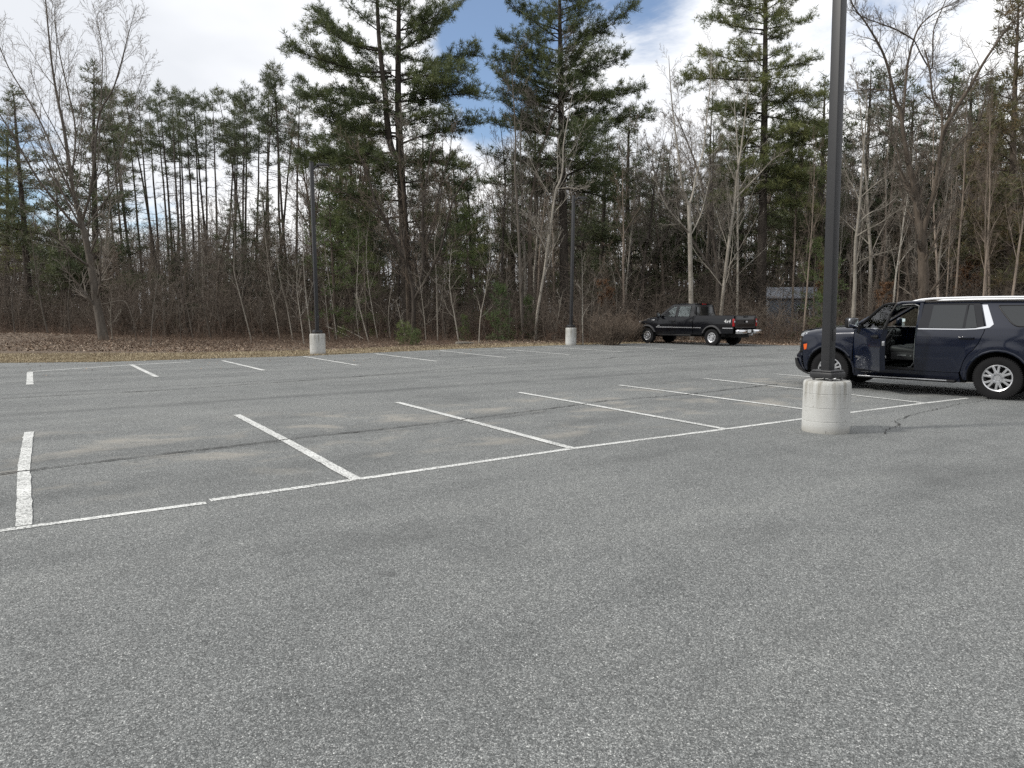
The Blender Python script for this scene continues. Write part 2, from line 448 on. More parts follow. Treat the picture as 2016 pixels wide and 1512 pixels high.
# ================================================================ lamp posts
M_BRONZE = simple('dark_bronze_paint', (0.022, 0.0225, 0.025), 0.45, 0.0, 0.12, 3.0)
M_BOLT = simple('galvanised_bolt', (0.16, 0.16, 0.165), 0.45, 0.8)
t = NT('pedestal_concrete'); c = t.coord('Object')
s3 = t.n('ShaderNodeSeparateXYZ', {0: c})
n1 = t.noise(c, 5.0, 6, 0.65); n2 = t.noise(t.mapping(c, scale=(9, 9, 0.7)), 1.6, 5, 0.65); n3 = t.noise(c, 60, 3, 0.7)
base = t.mix(n1, (0.40, 0.408, 0.40), (0.57, 0.578, 0.565))
base = t.mix(t.math('MULTIPLY', n3, 0.25), base, (0.34, 0.33, 0.30))
ag = t.n('ShaderNodeMath', {0: s3.outputs[2], 1: 0.70}, operation='DIVIDE').outputs[0]
top = t.ramp(ag, [(0.40, (0, 0, 0)), (0.95, (1, 1, 1))])
run = t.math('MULTIPLY', t.ramp(n2, [(0.42, (0, 0, 0)), (0.68, (1, 1, 1))]), top)
base = t.mix(t.math('MULTIPLY', run, 0.9), base, (0.18, 0.165, 0.13))
foot = t.math('MULTIPLY', t.ramp(ag, [(0.0, (1, 1, 1)), (0.16, (0, 0, 0))]), t.math('ADD', n1, 0.15))
base = t.mix(t.math('MULTIPLY', foot, 0.9), base, (0.20, 0.185, 0.155))
pit = t.ramp(t.noise(t.mapping(c, scale=(1, 1, 0.6)), 34, 3, 0.5), [(0.685, (0, 0, 0)), (0.72, (1, 1, 1))])
base = t.mix(t.math('MULTIPLY', pit, 0.7), base, (0.13, 0.125, 0.11))
b = t.bsdf(Base_Color=base, Roughness=0.9)
t.t.links.new(t.bump(t.math('ADD', n3, t.math('MULTIPLY', pit, -2.0)), 0.35, 0.006), b.inputs['Normal'])
M_CONC = t.out(b.outputs[0])


def lamp_post(px, py, tilt, prad, ph, H, label, plabel, arm_turn):
    g = G(px, py); away = g/np.linalg.norm(g); cx = g + away*prad*0.95      # py is the foot of the side that faces the photographer
    base = empty('concrete_pedestal', (cx[0], cx[1], 0), YAW, plabel, 'concrete base', 'concrete bases under the lamp posts')
    prof = [(prad*0.99, -0.05), (prad, 0.03)]
    for z in (0.155, 0.34, 0.53):                              # the form rings leave grooves
        z *= ph/0.70; prof += [(prad, z-0.006), (prad*0.985, z-0.002), (prad*0.985, z+0.002), (prad, z+0.006)]
    prof += [(prad, ph-0.05), (prad*0.985, ph-0.02), (prad*0.94, ph), (prad*0.5, ph+0.004), (0.001, ph+0.004)]
    MB().lathe(prof, 56).build('drum', M_CONC, base, weld=0.001)
    r = empty('lamp_post', (cx[0], cx[1], ph+0.004), YAW, label, 'lamp post', 'lamp posts of the parking lot')
    r.rotation_euler = (tilt[1], tilt[0], YAW)
    s = 0.066
    bp = MB(); bp.box((0, 0, 0.078), (0.33, 0.33, 0.075), bevel=0.014); bp.box((0, 0, 0.128), (0.30, 0.30, 0.03), bevel=0.012)
    bp.build('base_plate', M_BRONZE, r)
    for a in (1, -1):
        for b_ in (1, -1):
            bo = MB(); bo.tube([(a*0.125, b_*0.125, 0.0), (a*0.125, b_*0.125, 0.05)], 0.014, 8); bo.tube([(a*0.125, b_*0.125, 0.016), (a*0.125, b_*0.125, 0.036)], 0.028, 6)
            bo.build('anchor_bolt', M_BOLT, r)
    p = MB(); hh = H - ph; p.box((0, 0, 0.10 + hh/2), (2*s, 2*s, hh), bevel=0.012, seg=3); p.box((0, 0, hh+0.11), (2*s+0.012, 2*s+0.012, 0.03), bevel=0.006)
    p.build('pole', M_BRONZE, r)
    hc = MB(); hc.box((0.02, -s-0.003, 0.62), (0.075, 0.008, 0.15), bevel=0.003); hc.build('handhole_cover', M_BRONZE, r)
    ca, sa = math.cos(arm_turn), math.sin(arm_turn); rot = Matrix.Rotation(arm_turn, 3, 'Z')
    ar = MB(); pts = [(ca*q, sa*q, hh-0.16 + 0.14*math.sin(min(1, (q-0.04)/0.22)*math.pi/2)) for q in (0.05, 0.10, 0.15, 0.21, 0.28)]
    ar.tube(pts, [0.05, 0.045, 0.04, 0.036, 0.034], 8); ar.build('arm', M_BRONZE, r)
    hd = MB(); hd.box((ca*0.44, sa*0.44, hh+0.0), (0.46, 0.34, 0.075), rot, 0.022); hd.box((ca*0.40, sa*0.40, hh+0.04), (0.28, 0.2, 0.05), rot, 0.015)
    h = hd.build('lamp_head', M_BRONZE, r)
    MB().box((ca*0.46, sa*0.46, hh-0.041), (0.34, 0.24, 0.012), rot, 0.004).build('lens', M_LENS, h)


M_LENS = simple('lamp_lens', (0.55, 0.56, 0.55), 0.25)
lamp_post(1624, 856, (R(-1.0), 0), 0.305, 0.70, 7.2, 'dark square lamp post standing on the pale concrete base in front of the navy vehicle', 'pale ribbed concrete base standing in front of the navy vehicle', R(-40))
lamp_post(626, 697, (R(-0.4), 0), 0.30, 0.80, 7.25, 'dark lamp post on the grass verge in front of the tall twin-stemmed pine', 'concrete base on the grass verge in front of the tall twin-stemmed pine', R(-28))
lamp_post(1124, 680, (R(0.9), 0), 0.27, 0.86, 7.2, 'dark lamp post at the woods edge beside the black pickup truck', 'concrete base at the woods edge near the black pickup truck', R(-32))
# ================================================================ woods: materials
def bark(name, c1, c2, c3=None, vs=7.0, birch=False, rough=0.9):
    t = NT(name); c = t.coord('Object'); oi = t.n('ShaderNodeObjectInfo').outputs['Random']
    n = t.noise(t.mapping(c, scale=(1, 1, 0.25)), vs, 5, 0.7)
    col = t.mix(t.ramp(n, [(0.3, (0, 0, 0)), (0.7, (1, 1, 1))]), c1, c2)
    if birch:
        m = t.noise(t.mapping(c, scale=(2.5, 2.5, 16)), 1.6, 3, 0.6)
        col = t.mix(t.ramp(m, [(0.60, (0, 0, 0)), (0.68, (1, 1, 1))]), col, (0.07, 0.065, 0.06))
    if c3 is not None:
        m = t.noise(c, 0.9, 4, 0.6); col = t.mix(t.ramp(m, [(0.5, (0, 0, 0)), (0.72, (1, 1, 1))]), col, c3)
    col = t.mix(1.0, col, t.ramp(oi, [(0.0, (0.78, 0.76, 0.74)), (0.5, (1.0, 0.98, 0.96)), (1.0, (1.2, 1.2, 1.2))]), 'MULTIPLY')
    b = t.bsdf(Base_Color=col, Roughness=rough); b.inputs['Specular IOR Level'].default_value = 0.2
    t.t.links.new(t.bump(n, 0.6, 0.03), b.inputs['Normal'])
    return t.out(b.outputs[0])


M_BK_DARK = bark('dark_bark', (0.034, 0.029, 0.025), (0.085, 0.074, 0.064))
M_BK_GREY = bark('grey_bark', (0.07, 0.063, 0.055), (0.145, 0.132, 0.117), (0.105, 0.09, 0.073))
M_BK_BROWN = bark('brown_bark', (0.065, 0.054, 0.044), (0.14, 0.117, 0.096))
M_BK_PALE = bark('pale_bark', (0.20, 0.186, 0.162), (0.37, 0.35, 0.31), (0.15, 0.132, 0.11), birch=True)
M_BK_PINK = bark('pinkish_bark', (0.20, 0.165, 0.135), (0.35, 0.30, 0.255), (0.14, 0.117, 0.098))
M_TW_GREY = bark('grey_twigs', (0.125, 0.112, 0.097), (0.235, 0.212, 0.186), vs=2.0)
M_TH_GREY = bark('thicket_stems', (0.072, 0.060, 0.050), (0.145, 0.122, 0.102), vs=2.0)
M_FAR = bark('far_stems', (0.10, 0.084, 0.068), (0.19, 0.162, 0.133), vs=2.0)
M_TW_BROWN = bark('brown_twigs', (0.10, 0.080, 0.064), (0.195, 0.160, 0.130), vs=2.0)
M_TW_RED = bark('reddish_twigs', (0.075, 0.052, 0.040), (0.145, 0.102, 0.078), vs=2.0)
M_TW_PALE = bark('pale_twigs', (0.165, 0.15, 0.13), (0.30, 0.28, 0.245), vs=2.0)


def needles(name, stops, trans=0.25):
    t = NT(name); c = t.coord('Object'); oi = t.n('ShaderNodeObjectInfo').outputs['Random']
    n = t.noise(c, 0.75, 4, 0.65); n2 = t.noise(c, 5.0, 3, 0.7)
    f = t.math('ADD', t.math('MULTIPLY', n, 0.7), t.math('ADD', t.math('MULTIPLY', n2, 0.4), t.math('MULTIPLY', t.math('SUBTRACT', oi, 0.5), 0.16)))
    col = t.ramp(f, stops)
    b = t.bsdf(Base_Color=col, Roughness=0.55); b.inputs['Specular IOR Level'].default_value = 0.3
    tr = t.n('ShaderNodeBsdfTranslucent', {'Color': col}).outputs[0]
    return t.out(t.n('ShaderNodeMixShader', {0: trans, 1: b.outputs[0], 2: tr}).outputs[0])


M_ND = needles('pine_needles', [(0.38, (0.062, 0.083, 0.040)), (0.52, (0.108, 0.133, 0.055)), (0.64, (0.178, 0.193, 0.072)), (0.78, (0.24, 0.235, 0.09))])
M_ND_DARK = needles('dark_pine_needles', [(0.38, (0.050, 0.066, 0.038)), (0.55, (0.084, 0.103, 0.052)), (0.75, (0.14, 0.15, 0.068))])
M_ND_BROWN = needles('rusty_pine_needles', [(0.38, (0.07, 0.085, 0.042)), (0.52, (0.115, 0.112, 0.055)), (0.66, (0.19, 0.13, 0.07)), (0.80, (0.24, 0.16, 0.09))])
M_ND_BRIGHT = needles('fresh_green_needles', [(0.38, (0.05, 0.085, 0.034)), (0.55, (0.10, 0.145, 0.05)), (0.75, (0.17, 0.195, 0.065))])
M_LF_BROWN = needles('dry_brown_leaves', [(0.38, (0.13, 0.07, 0.04)), (0.55, (0.21, 0.12, 0.065)), (0.75, (0.32, 0.2, 0.12))])

M_DARKPANE = simple('dark_pane', (0.03, 0.035, 0.04), 0.1)
# ================================================================ woods: growing
def nrm(v): return v / (np.linalg.norm(v) + 1e-12)


def walk(rg, p, d, L, n, wob, up):
    pts = [p]
    for i in range(n):
        d = nrm(d + rg.normal(0, wob, 3) + np.array([0, 0, up])); p = p + d*(L/n); pts.append(p)
    return np.array(pts)


def branch_dir(rg, T, ang, az):
    ref = np.array([0, 0, 1.0]) if abs(T[2]) < 0.9 else np.array([1.0, 0, 0])
    A = nrm(np.cross(T, ref)); B = np.cross(T, A)
    return nrm(math.cos(ang)*T + math.sin(ang)*(math.cos(az)*A + math.sin(az)*B))


SIDES = (8, 5, 4, 3, 3)


def sprout(rg, pts, rad, level, spec, thick, fine, fine_from):
    """spec[level] = (count, t0, t1, angle_lo, angle_hi, len_lo, len_hi, wobble, up, pieces, radius ratio)"""
    if level >= len(spec): return
    cnt, t0, t1, a0, a1, l0, l1, wob, up, npc, rr = spec[level]
    n = len(pts) - 1; seg = np.linalg.norm(np.diff(pts, axis=0), axis=1); PL = seg.sum()
    cnt = int(cnt * rg.uniform(0.8, 1.2) + 0.5); az = rg.uniform(0, 6.28)
    for q in range(cnt):
        tt = t0 + (t1-t0)*(q + rg.uniform(0, 1))/cnt
        f = tt*n; i = min(int(f), n-1); p = pts[i] + (pts[i+1]-pts[i])*(f-i); T = nrm(pts[i+1]-pts[i]); r = rad[i] + (rad[i+1]-rad[i])*(f-i)
        az += 2.4 + rg.normal(0, 0.5)
        d = branch_dir(rg, T, rg.uniform(a0, a1), az)
        L = PL * rg.uniform(l0, l1) * (1.0 - 0.55*tt) if level < 2 else PL*rg.uniform(l0, l1)*(1.0-0.4*tt)
        cp = walk(rg, p, d, L, npc, wob, up)
        r0 = max(0.0065, r*rr*rg.uniform(0.8, 1.1)); cr = np.linspace(r0, max(0.0042, r0*0.25), npc+1)
        (fine if level >= fine_from else thick).add(cp, cr, SIDES[min(level+1, 4)])
        sprout(rg, cp, cr, level+1, spec, thick, fine, fine_from)


def blades(rg, P, D, size, nb, width, spread=0.85, jitter=0.35):
    """needle tufts / leaves: nb thin triangles at each point P pointing around D"""
    m = len(P); P = np.repeat(P, nb, 0); D = np.repeat(D, nb, 0); S = np.repeat(size, nb)
    rd = rg.normal(0, 1, (m*nb, 3)); rd /= np.linalg.norm(rd, axis=1, keepdims=True)
    d = D*(1-spread*0.5) + rd*spread; d /= np.linalg.norm(d, axis=1, keepdims=True) + 1e-9
    w = np.cross(d, rg.normal(0, 1, (m*nb, 3))); w /= np.linalg.norm(w, axis=1, keepdims=True) + 1e-9
    b = P + rd*(S*0.22)[:, None]; S = S*rg.uniform(1-jitter, 1+jitter, m*nb)
    V = np.stack([b - w*(width*S)[:, None], b + w*(width*S)[:, None], b + d*S[:, None]], 1).reshape(-1, 3)
    return V


def tri_mesh(name, V): return mesh_np(name, V, np.arange(len(V)).reshape(-1, 3), 3, False)


BARE = [  # limbs, branches, twigs
    (15, 0.30, 0.97, 0.55, 0.95, 0.22, 0.42, 0.10, 0.07, 7, 0.42),
    (8, 0.18, 0.98, 0.45, 0.85, 0.28, 0.50, 0.13, 0.05, 5, 0.55),
    (7, 0.15, 1.0, 0.4, 0.85, 0.38, 0.7, 0.16, 0.05, 4, 0.6),
    (4, 0.2, 1.0, 0.4, 0.8, 0.4, 0.65, 0.15, 0.03, 2, 0.7)]


def bare_tree(seed, H, r0, spec=BARE, lean=0.03, wob=0.035, fork=0):
    rg = np.random.default_rng(seed); th, fi = Tubes(), Tubes()
    p = walk(rg, np.array([0, 0, -0.15]), nrm(np.array([rg.normal(0, lean), rg.normal(0, lean), 1])), H, 12, wob, 0.02)
    r = r0*(1 - np.linspace(0, 1, 13))**0.85 + 0.008; r[0] *= 1.35; r[1] *= 1.05
    if fork:
        k = int(12*rg.uniform(0.3, 0.5))
        for f in range(fork):
            q = walk(rg, p[k], branch_dir(rg, nrm(p[k+1]-p[k]), rg.uniform(0.25, 0.5), rg.uniform(0, 6.28)), H*(1-k/12)*rg.uniform(0.75, 1), 9, wob*1.4, 0.06)
            rr = np.linspace(r[k]*0.75, 0.01, 10); th.add(q, rr, 7); sp = list(spec); c = sp[0]; sp[0] = (c[0]*0.6, 0.15)+c[2:]
            sprout(rg, q, rr, 0, sp, th, fi, 1)
    th.add(p, r, 8); sprout(rg, p, r, 0, spec, th, fi, 1)
    return th, fi


def pine(seed, H, r0, crown0, radf, whorl, tuft=0.26, nb=9, width=0.075, dead=10, dens=1.0, drop=0.12, prof='white', extra=None, leader=None, trunk_wob=0.012):
    """white or red pine: returns trunk tubes and needle triangles"""
    rg = np.random.default_rng(seed); th = Tubes(); P, D, S = [], [], []
    tp = walk(rg, np.array([0, 0, -0.15]), np.array([rg.normal(0, 0.015), rg.normal(0, 0.015), 1]), H, 14, trunk_wob, 0.01) if leader is None else leader
    tr = r0*(1 - np.linspace(0, 1, len(tp)))**0.75 + 0.012; tr[0] *= 1.3
    th.add(tp, tr, 9)

    def trunk_at(f):
        x = f*(len(tp)-1); i = min(int(x), len(tp)-2); return tp[i] + (tp[i+1]-tp[i])*(x-i), tr[i] + (tr[i+1]-tr[i])*(x-i)

    def limb(p, az, L, el, r, den=1.0, pts=None):
        n = 8
        if pts is None:
            d = np.array([math.cos(az)*math.cos(el), math.sin(az)*math.cos(el), math.sin(el)]); pts = [p]; q = p
            for i in range(n):
                d = nrm(d + rg.normal(0, 0.06, 3) + np.array([0, 0, -0.02 if i < 4 else 0.075])); q = q + d*L/n; pts.append(q)
            pts = np.array(pts)
        n = len(pts) - 1
        th.add(pts, np.linspace(r, 0.008, n+1), 5)
        ns = max(4, int(L*4.6*den)); side = 1
        for k in range(ns):
            t_ = 0.14 + 0.86*(k + rg.uniform(0, 1))/ns
            if rg.random() < 0.10: continue
            x = t_*n; i = min(int(x), n-1); b = pts[i] + (pts[i+1]-pts[i])*(x-i); T = nrm(pts[i+1]-pts[i])
            side = -side; hor = nrm(np.cross(T, np.array([0, 0, 1.0])))*side
            d = nrm(T*0.75 + hor*rg.uniform(0.4, 1.1) + np.array([0, 0, rg.normal(0.2, 0.33)]))
            l2 = L*rg.uniform(0.18, 0.42)*(1.15 - 0.75*t_) + 0.2
            sp = walk(rg, b, d, l2, 3, 0.12, 0.06); th.add(sp, np.linspace(0.012, 0.005, 4), 3)
            m = max(2, int(l2/0.19*dens)); f = np.sort(rg.uniform(0.15, 1.0, m))*3; i2 = np.minimum(f.astype(int), 2)
            pos = sp[i2] + (sp[i2+1]-sp[i2])*(f-i2)[:, None] + rg.normal(0, 0.075, (m, 3))
            P.append(pos); D.append(np.tile(nrm(d*0.6 + np.array([0, 0, 0.55])), (m, 1))); S.append(tuft*rg.uniform(0.75, 1.2, m))

    zc = crown0
    while zc < 0.985:
        p, r = trunk_at(zc); rel = (zc-crown0)/(1-crown0)
        Rb = radf(rel)
        nbm = rg.integers(3, 6); az0 = rg.uniform(0, 6.28)
        for b in range(nbm):
            if rg.random() < drop: continue
            L = Rb*rg.uniform(0.55, 1.12)
            limb(p + np.array([0, 0, rg.normal(0, 0.12)]), az0 + b*6.283/nbm + rg.normal(0, 0.25), L, rg.uniform(-0.10, 0.28) + 0.45*rel**1.5, max(0.012, min(r*0.45, 0.012+0.012*L)))
        zc += whorl*rg.uniform(0.7, 1.35)/H*(1.0 - 0.25*rel)
    for (pts, den) in (extra or []):
        pts = np.array(pts); L = np.linalg.norm(np.diff(pts, axis=0), axis=1).sum(); limb(pts[0], 0, L, 0, 0.012+0.012*L, den, pts)
    # dead bare limbs under the crown
    for q in range(dead):
        f = rg.uniform(0.12, max(0.14, crown0*1.15)); p, r = trunk_at(f); az = rg.uniform(0, 6.28)
        L = rg.uniform(0.4, 1.0)*radf(0.15)*0.85
        dp = walk(rg, p, nrm(np.array([math.cos(az), math.sin(az), rg.uniform(-0.25, 0.35)])), L, 5, 0.1, 0.0); dr_ = np.linspace(min(0.03, r*0.4), 0.006, 6); th.add(dp, dr_, 4)
        sprout(rg, dp, dr_, 0, [(6, 0.3, 1, 0.5, 1.0, 0.2, 0.5, 0.12, 0.0, 3, 0.5), (3, 0.2, 1, 0.5, 0.9, 0.3, 0.6, 0.15, 0.0, 2, 0.6)], th, th, 0)
    # tip of the leader
    P.append(tp[-1] + rg.normal(0, 0.12, (6, 3))); D.append(np.tile([0, 0, 1.0], (6, 1))); S.append(np.full(6, tuft))
    V = blades(rg, np.concatenate(P), np.concatenate(D), np.concatenate(S), nb, width)
    return th, V


N_THINGS = {}


def tree_thing(kind, meshes, loc, rz, sc, label, cat, group=None, rx=(0, 0)):
    """meshes: list of (part name, mesh, material)"""
    e = empty(kind, loc, rz, label, cat, group); e.scale = sc if hasattr(sc, '__len__') else (sc, sc, sc)
    e.rotation_euler = (rx[0], rx[1], rz)
    for pn, me, mt in meshes:
        o = bpy.data.objects.new(pn, me); COL.objects.link(o); o.parent = e
        if mt is not None and len(me.materials) == 0: me.materials.append(mt)
    return e


def copy_tree(src, loc, rz, sc, label, group=None, rx=(0, 0)):
    c = src.copy(); COL.objects.link(c); c.location = loc; c.rotation_euler = (rx[0], rx[1], rz)
    c.scale = sc if hasattr(sc, '__len__') else (sc, sc, sc); c['label'] = label
    if group: c['group'] = group
    for ch in src.children:
        d = ch.copy(); COL.objects.link(d); d.parent = c
    return c


class Kind:
    """one grown form; the first placing uses it, the rest are copies of thing and parts"""
    def __init__(s, name, meshes, cat): s.name, s.meshes, s.cat, s.first = name, meshes, cat, None

    def put(s, loc, rz, sc, label, group, rx=(0, 0)):
        if s.first is None:
            s.first = tree_thing(s.name, s.meshes, loc, rz, sc, label, s.cat, group, rx); return s.first
        return copy_tree(s.first, loc, rz, sc, label, group, rx)


def zone(px):
    return 0 if px < 600 else 1 if px < 1125 else 2 if px < 1560 else 3


ZONE = ['in the woods beyond the L-shaped stall marking', 'in the woods between the two lamp posts on the verge', 'in the woods behind the black pickup truck', 'in the woods behind the navy vehicle']


def place(px, Y):
    d = ray(px, 600); x = d[0]/d[1]*Y; return np.array([x, Y, gz(x, Y)])


RG = np.random.default_rng(2024)

# ---------------------------------------------------------------- traced single trees
def traced(Y, px_pts, rads, depth=None):
    """polyline from photo points, at its own distance, with depth wander along the way"""
    n = len(px_pts); dz = depth if depth is not None else [0]*n
    return np.array([at(p[0], p[1], Y + dz[i]) for i, p in enumerate(px_pts)]), np.array(rads, float)


def smooth_line(pts, rad, k=3):
    """Catmull-Rom refinement"""
    P = [pts[0]] + list(pts) + [pts[-1]]; out, ro = [], []
    for i in range(1, len(P)-2):
        for j in range(k):
            u = j/k; a, b, c, d = P[i-1], P[i], P[i+1], P[i+2]
            out.append(0.5*((2*b) + (-a+c)*u + (2*a-5*b+4*c-d)*u*u + (-a+3*b-3*c+d)*u**3)); ro.append(rad[i-1] + (rad[i]-rad[i-1])*u)
    out.append(pts[-1]); ro.append(rad[-1]); return np.array(out), np.array(ro)


def traced_tree(name, cat, label, Y, limbs, spec, seed, mbark, mtwig, group=None, start=1, fine_from=2, thin=1.0):
    rg = np.random.default_rng(seed); th, fi = Tubes(), Tubes()
    base = None; root = None
    for li, (px, rad, dep, sp) in enumerate(limbs):
        p, r = traced(Y, px, rad, dep)
        if li > 0: r = r*thin
        elif thin < 1: r = r*np.linspace(0.95, thin, len(r))
        if base is None:
            base = p[0].copy(); base[2] = gz(base[0], base[1]); p[0][2] = base[2] - 0.15
        p = p - base
        p, r = smooth_line(p, r)
        th.add(p, r, 9 if r[0] > 0.05 else 6)
        if sp: sprout(rg, p, r, start, spec, th, fi, fine_from)
    e = tree_thing(name, [('trunk', th.mesh('trunk'), mbark), ('crown', fi.mesh('crown'), mtwig)], base, 0, 1, label, cat, group)
    return e


BIG = [None,
       (22, 0.10, 1.0, 0.45, 0.9, 0.14, 0.36, 0.09, 0.09, 6, 0.42),
       (9, 0.12, 1.0, 0.45, 0.85, 0.28, 0.5, 0.13, 0.05, 5, 0.6),
       (5, 0.15, 1.0, 0.4, 0.85, 0.35, 0.6, 0.15, 0.03, 3, 0.65)]
BIGB = [None,
        (11, 0.15, 1.0, 0.5, 0.95, 0.18, 0.36, 0.10, 0.06, 6, 0.45),
        (8, 0.12, 1.0, 0.45, 0.9, 0.28, 0.5, 0.14, 0.05, 5, 0.6),
        (6, 0.15, 1.0, 0.4, 0.85, 0.35, 0.6, 0.16, 0.04, 3, 0.65)]

traced_tree('bare_tree', 'tree', 'leaning bare grey tree with spreading limbs at the edge of the leafy verge', 39.8, [
    ([(206, 672), (197, 625), (190, 590), (181, 530), (170, 470), (158, 425), (147, 385), (140, 340), (126, 245), (114, 190), (103, 120), (96, 50), (88, -40), (80, -120)],
     [0.31, 0.24, 0.22, 0.20, 0.185, 0.165, 0.12, 0.125, 0.10, 0.085, 0.07, 0.055, 0.04, 0.02], None, 1),
    ([(166, 450), (140, 432), (110, 395), (72, 345), (35, 280), (0, 222), (-50, 150), (-90, 80)], [0.13, 0.10, 0.09, 0.08, 0.065, 0.05, 0.035, 0.015], [0, -.3, -.8, -1.2, -1.6, -2, -2.2, -2.5], 1),
    ([(150, 395), (118, 330), (92, 262), (60, 200), (18, 130), (-10, 60), (-40, -30)], [0.10, 0.08, 0.07, 0.06, 0.045, 0.035, 0.015], [0, .5, 1, 1.4, 1.8, 2, 2.3], 1),
    ([(163, 432), (178, 380), (186, 320), (196, 225), (222, 178), (238, 130), (252, 75), (270, 8)], [0.12, 0.10, 0.085, 0.07, 0.058, 0.05, 0.035, 0.012], [0, -.4, -.9, -1.4, -1.8, -2.1, -2.3, -2.5], 1),
    ([(180, 375), (205, 330), (222, 358), (245, 280), (262, 215), (276, 165), (295, 112)], [0.06, 0.05, 0.045, 0.04, 0.03, 0.022, 0.01], [0, .3, .5, .9, 1.2, 1.4, 1.6], 1),
    ([(142, 350), (150, 260), (138, 190), (122, 120), (112, 60), (108, 0)], [0.08, 0.07, 0.06, 0.045, 0.03, 0.012], [0, .6, 1.2, 1.6, 2, 2.2], 1),
    ([(193, 335), (200, 200), (203, 100), (193, 40), (197, 20)], [0.05, 0.045, 0.03, 0.02, 0.01], [0, 0.8, 1.0, 1.3, 1.4], 1),
    ([(192, 598), (215, 595), (240, 590), (252, 600), (262, 630)], [0.05, 0.045, 0.04, 0.035, 0.025], [0, -.3, -.5, -.7, -.8], 0),
], BIG, 31, M_BK_GREY, M_TW_GREY, thin=0.66)

traced_tree('bare_tree', 'tree', 'large bare forked tree rising directly behind the roof of the navy vehicle', 37.2, [
    ([(1819, 678), (1818, 620), (1818, 560), (1817, 500), (1812, 450), (1806, 410), (1801, 370), (1790, 325), (1779, 262), (1775, 228), (1765, 200)],
     [0.33, 0.29, 0.285, 0.27, 0.25, 0.2, 0.18, 0.15, 0.13, 0.12, 0.10], None, 1),
    ([(1765, 200), (1757, 165), (1745, 120), (1731, 88), (1705, 45), (1680, 10), (1660, -50)], [0.10, 0.09, 0.08, 0.07, 0.055, 0.04, 0.02], [0, -.3, -.5, -.8, -1.1, -1.4, -1.8], 1),
    ([(1778, 245), (1783, 180), (1788, 130), (1800, 82), (1815, 50), (1850, 22), (1890, 2), (1930, -30)], [0.10, 0.09, 0.08, 0.065, 0.055, 0.04, 0.03, 0.015], [0, .4, .8, 1.1, 1.3, 1.5, 1.7, 2], 1),
    ([(1800, 80), (1770, 62), (1735, 48), (1700, 35), (1680, 20)], [0.055, 0.05, 0.04, 0.03, 0.015], [1.1, .8, .5, .2, 0], 1),
    ([(1800, 78), (1818, 115), (1834, 138), (1838, 115), (1840, 60), (1862, 5), (1868, -40)], [0.04, 0.05, 0.06, 0.055, 0.045, 0.03, 0.015], [1.1, 1.3, 1.4, 1.4, 1.6, 1.8, 2], 1),
    ([(1816, 470), (1828, 420), (1842, 370), (1852, 300), (1858, 262), (1872, 235), (1890, 205), (1912, 172), (1935, 130), (1960, 92), (1990, 50), (2030, 0)],
     [0.22, 0.17, 0.155, 0.14, 0.13, 0.125, 0.115, 0.10, 0.085, 0.07, 0.055, 0.03], [0, -.3, -.6, -.9, -1.1, -1.3, -1.5, -1.7, -2, -2.2, -2.4, -2.7], 1),
    ([(1855, 270), (1855, 220), (1838, 195), (1832, 140), (1822, 100)], [0.09, 0.085, 0.075, 0.06, 0.05], [-1, -.6, -.2, .2, .5], 1),
    ([(1842, 372), (1855, 345), (1875, 300), (1905, 268), (1930, 240), (1945, 175), (1956, 140)], [0.08, 0.075, 0.065, 0.055, 0.05, 0.035, 0.015], [-.6, -1, -1.4, -1.8, -2.1, -2.4, -2.6], 1),
    ([(1806, 410), (1788, 375), (1774, 340), (1768, 300), (1745, 265), (1720, 245)], [0.09, 0.085, 0.07, 0.055, 0.04, 0.02], [0, .5, .9, 1.3, 1.7, 2], 1),
    ([(1760, 180), (1730, 178), (1705, 178), (1670, 182), (1640, 178)], [0.05, 0.045, 0.035, 0.025, 0.012], [0, .4, .7, 1, 1.2], 1),
], BIG, 37, M_BK_BROWN, M_TW_GREY, thin=0.72)

THINB = [None,
         (15, 0.15, 1.0, 0.45, 0.85, 0.16, 0.36, 0.09, 0.07, 5, 0.38),
         (7, 0.15, 1.0, 0.4, 0.8, 0.3, 0.5, 0.12, 0.04, 4, 0.6),
         (3, 0.2, 1.0, 0.4, 0.8, 0.35, 0.6, 0.15, 0.03, 2, 0.7)]
traced_tree('birch_tree', 'tree', 'thick pale birch trunk rising right behind the cab of the black pickup', 42.5, [
    ([(1363, 672), (1361, 600), (1360, 540), (1359, 480), (1358, 430), (1357, 405)], [0.15, 0.14, 0.13, 0.125, 0.115, 0.105], None, 0),
    ([(1357, 405), (1346, 375), (1341, 345), (1336, 300), (1330, 255), (1322, 180), (1318, 110)], [0.085, 0.07, 0.06, 0.05, 0.042, 0.03, 0.012], [0, -.2, -.4, -.6, -.8, -1, -1.2], 1),
    ([(1357, 405), (1364, 385), (1371, 350), (1385, 300), (1392, 240), (1400, 160), (1404, 90)], [0.075, 0.06, 0.05, 0.045, 0.035, 0.025, 0.01], [0, .3, .5, .8, 1, 1.3, 1.6], 1),
    ([(1359, 460), (1340, 440), (1318, 415), (1302, 385), (1290, 350)], [0.05, 0.045, 0.035, 0.025, 0.012], [0, -.4, -.8, -1, -1.3], 1),
    ([(1360, 465), (1380, 425), (1392, 380), (1400, 340)], [0.045, 0.04, 0.03, 0.012], [0, .4, .7, .9], 1)], THINB, 41, M_BK_PALE, M_TW_PALE)
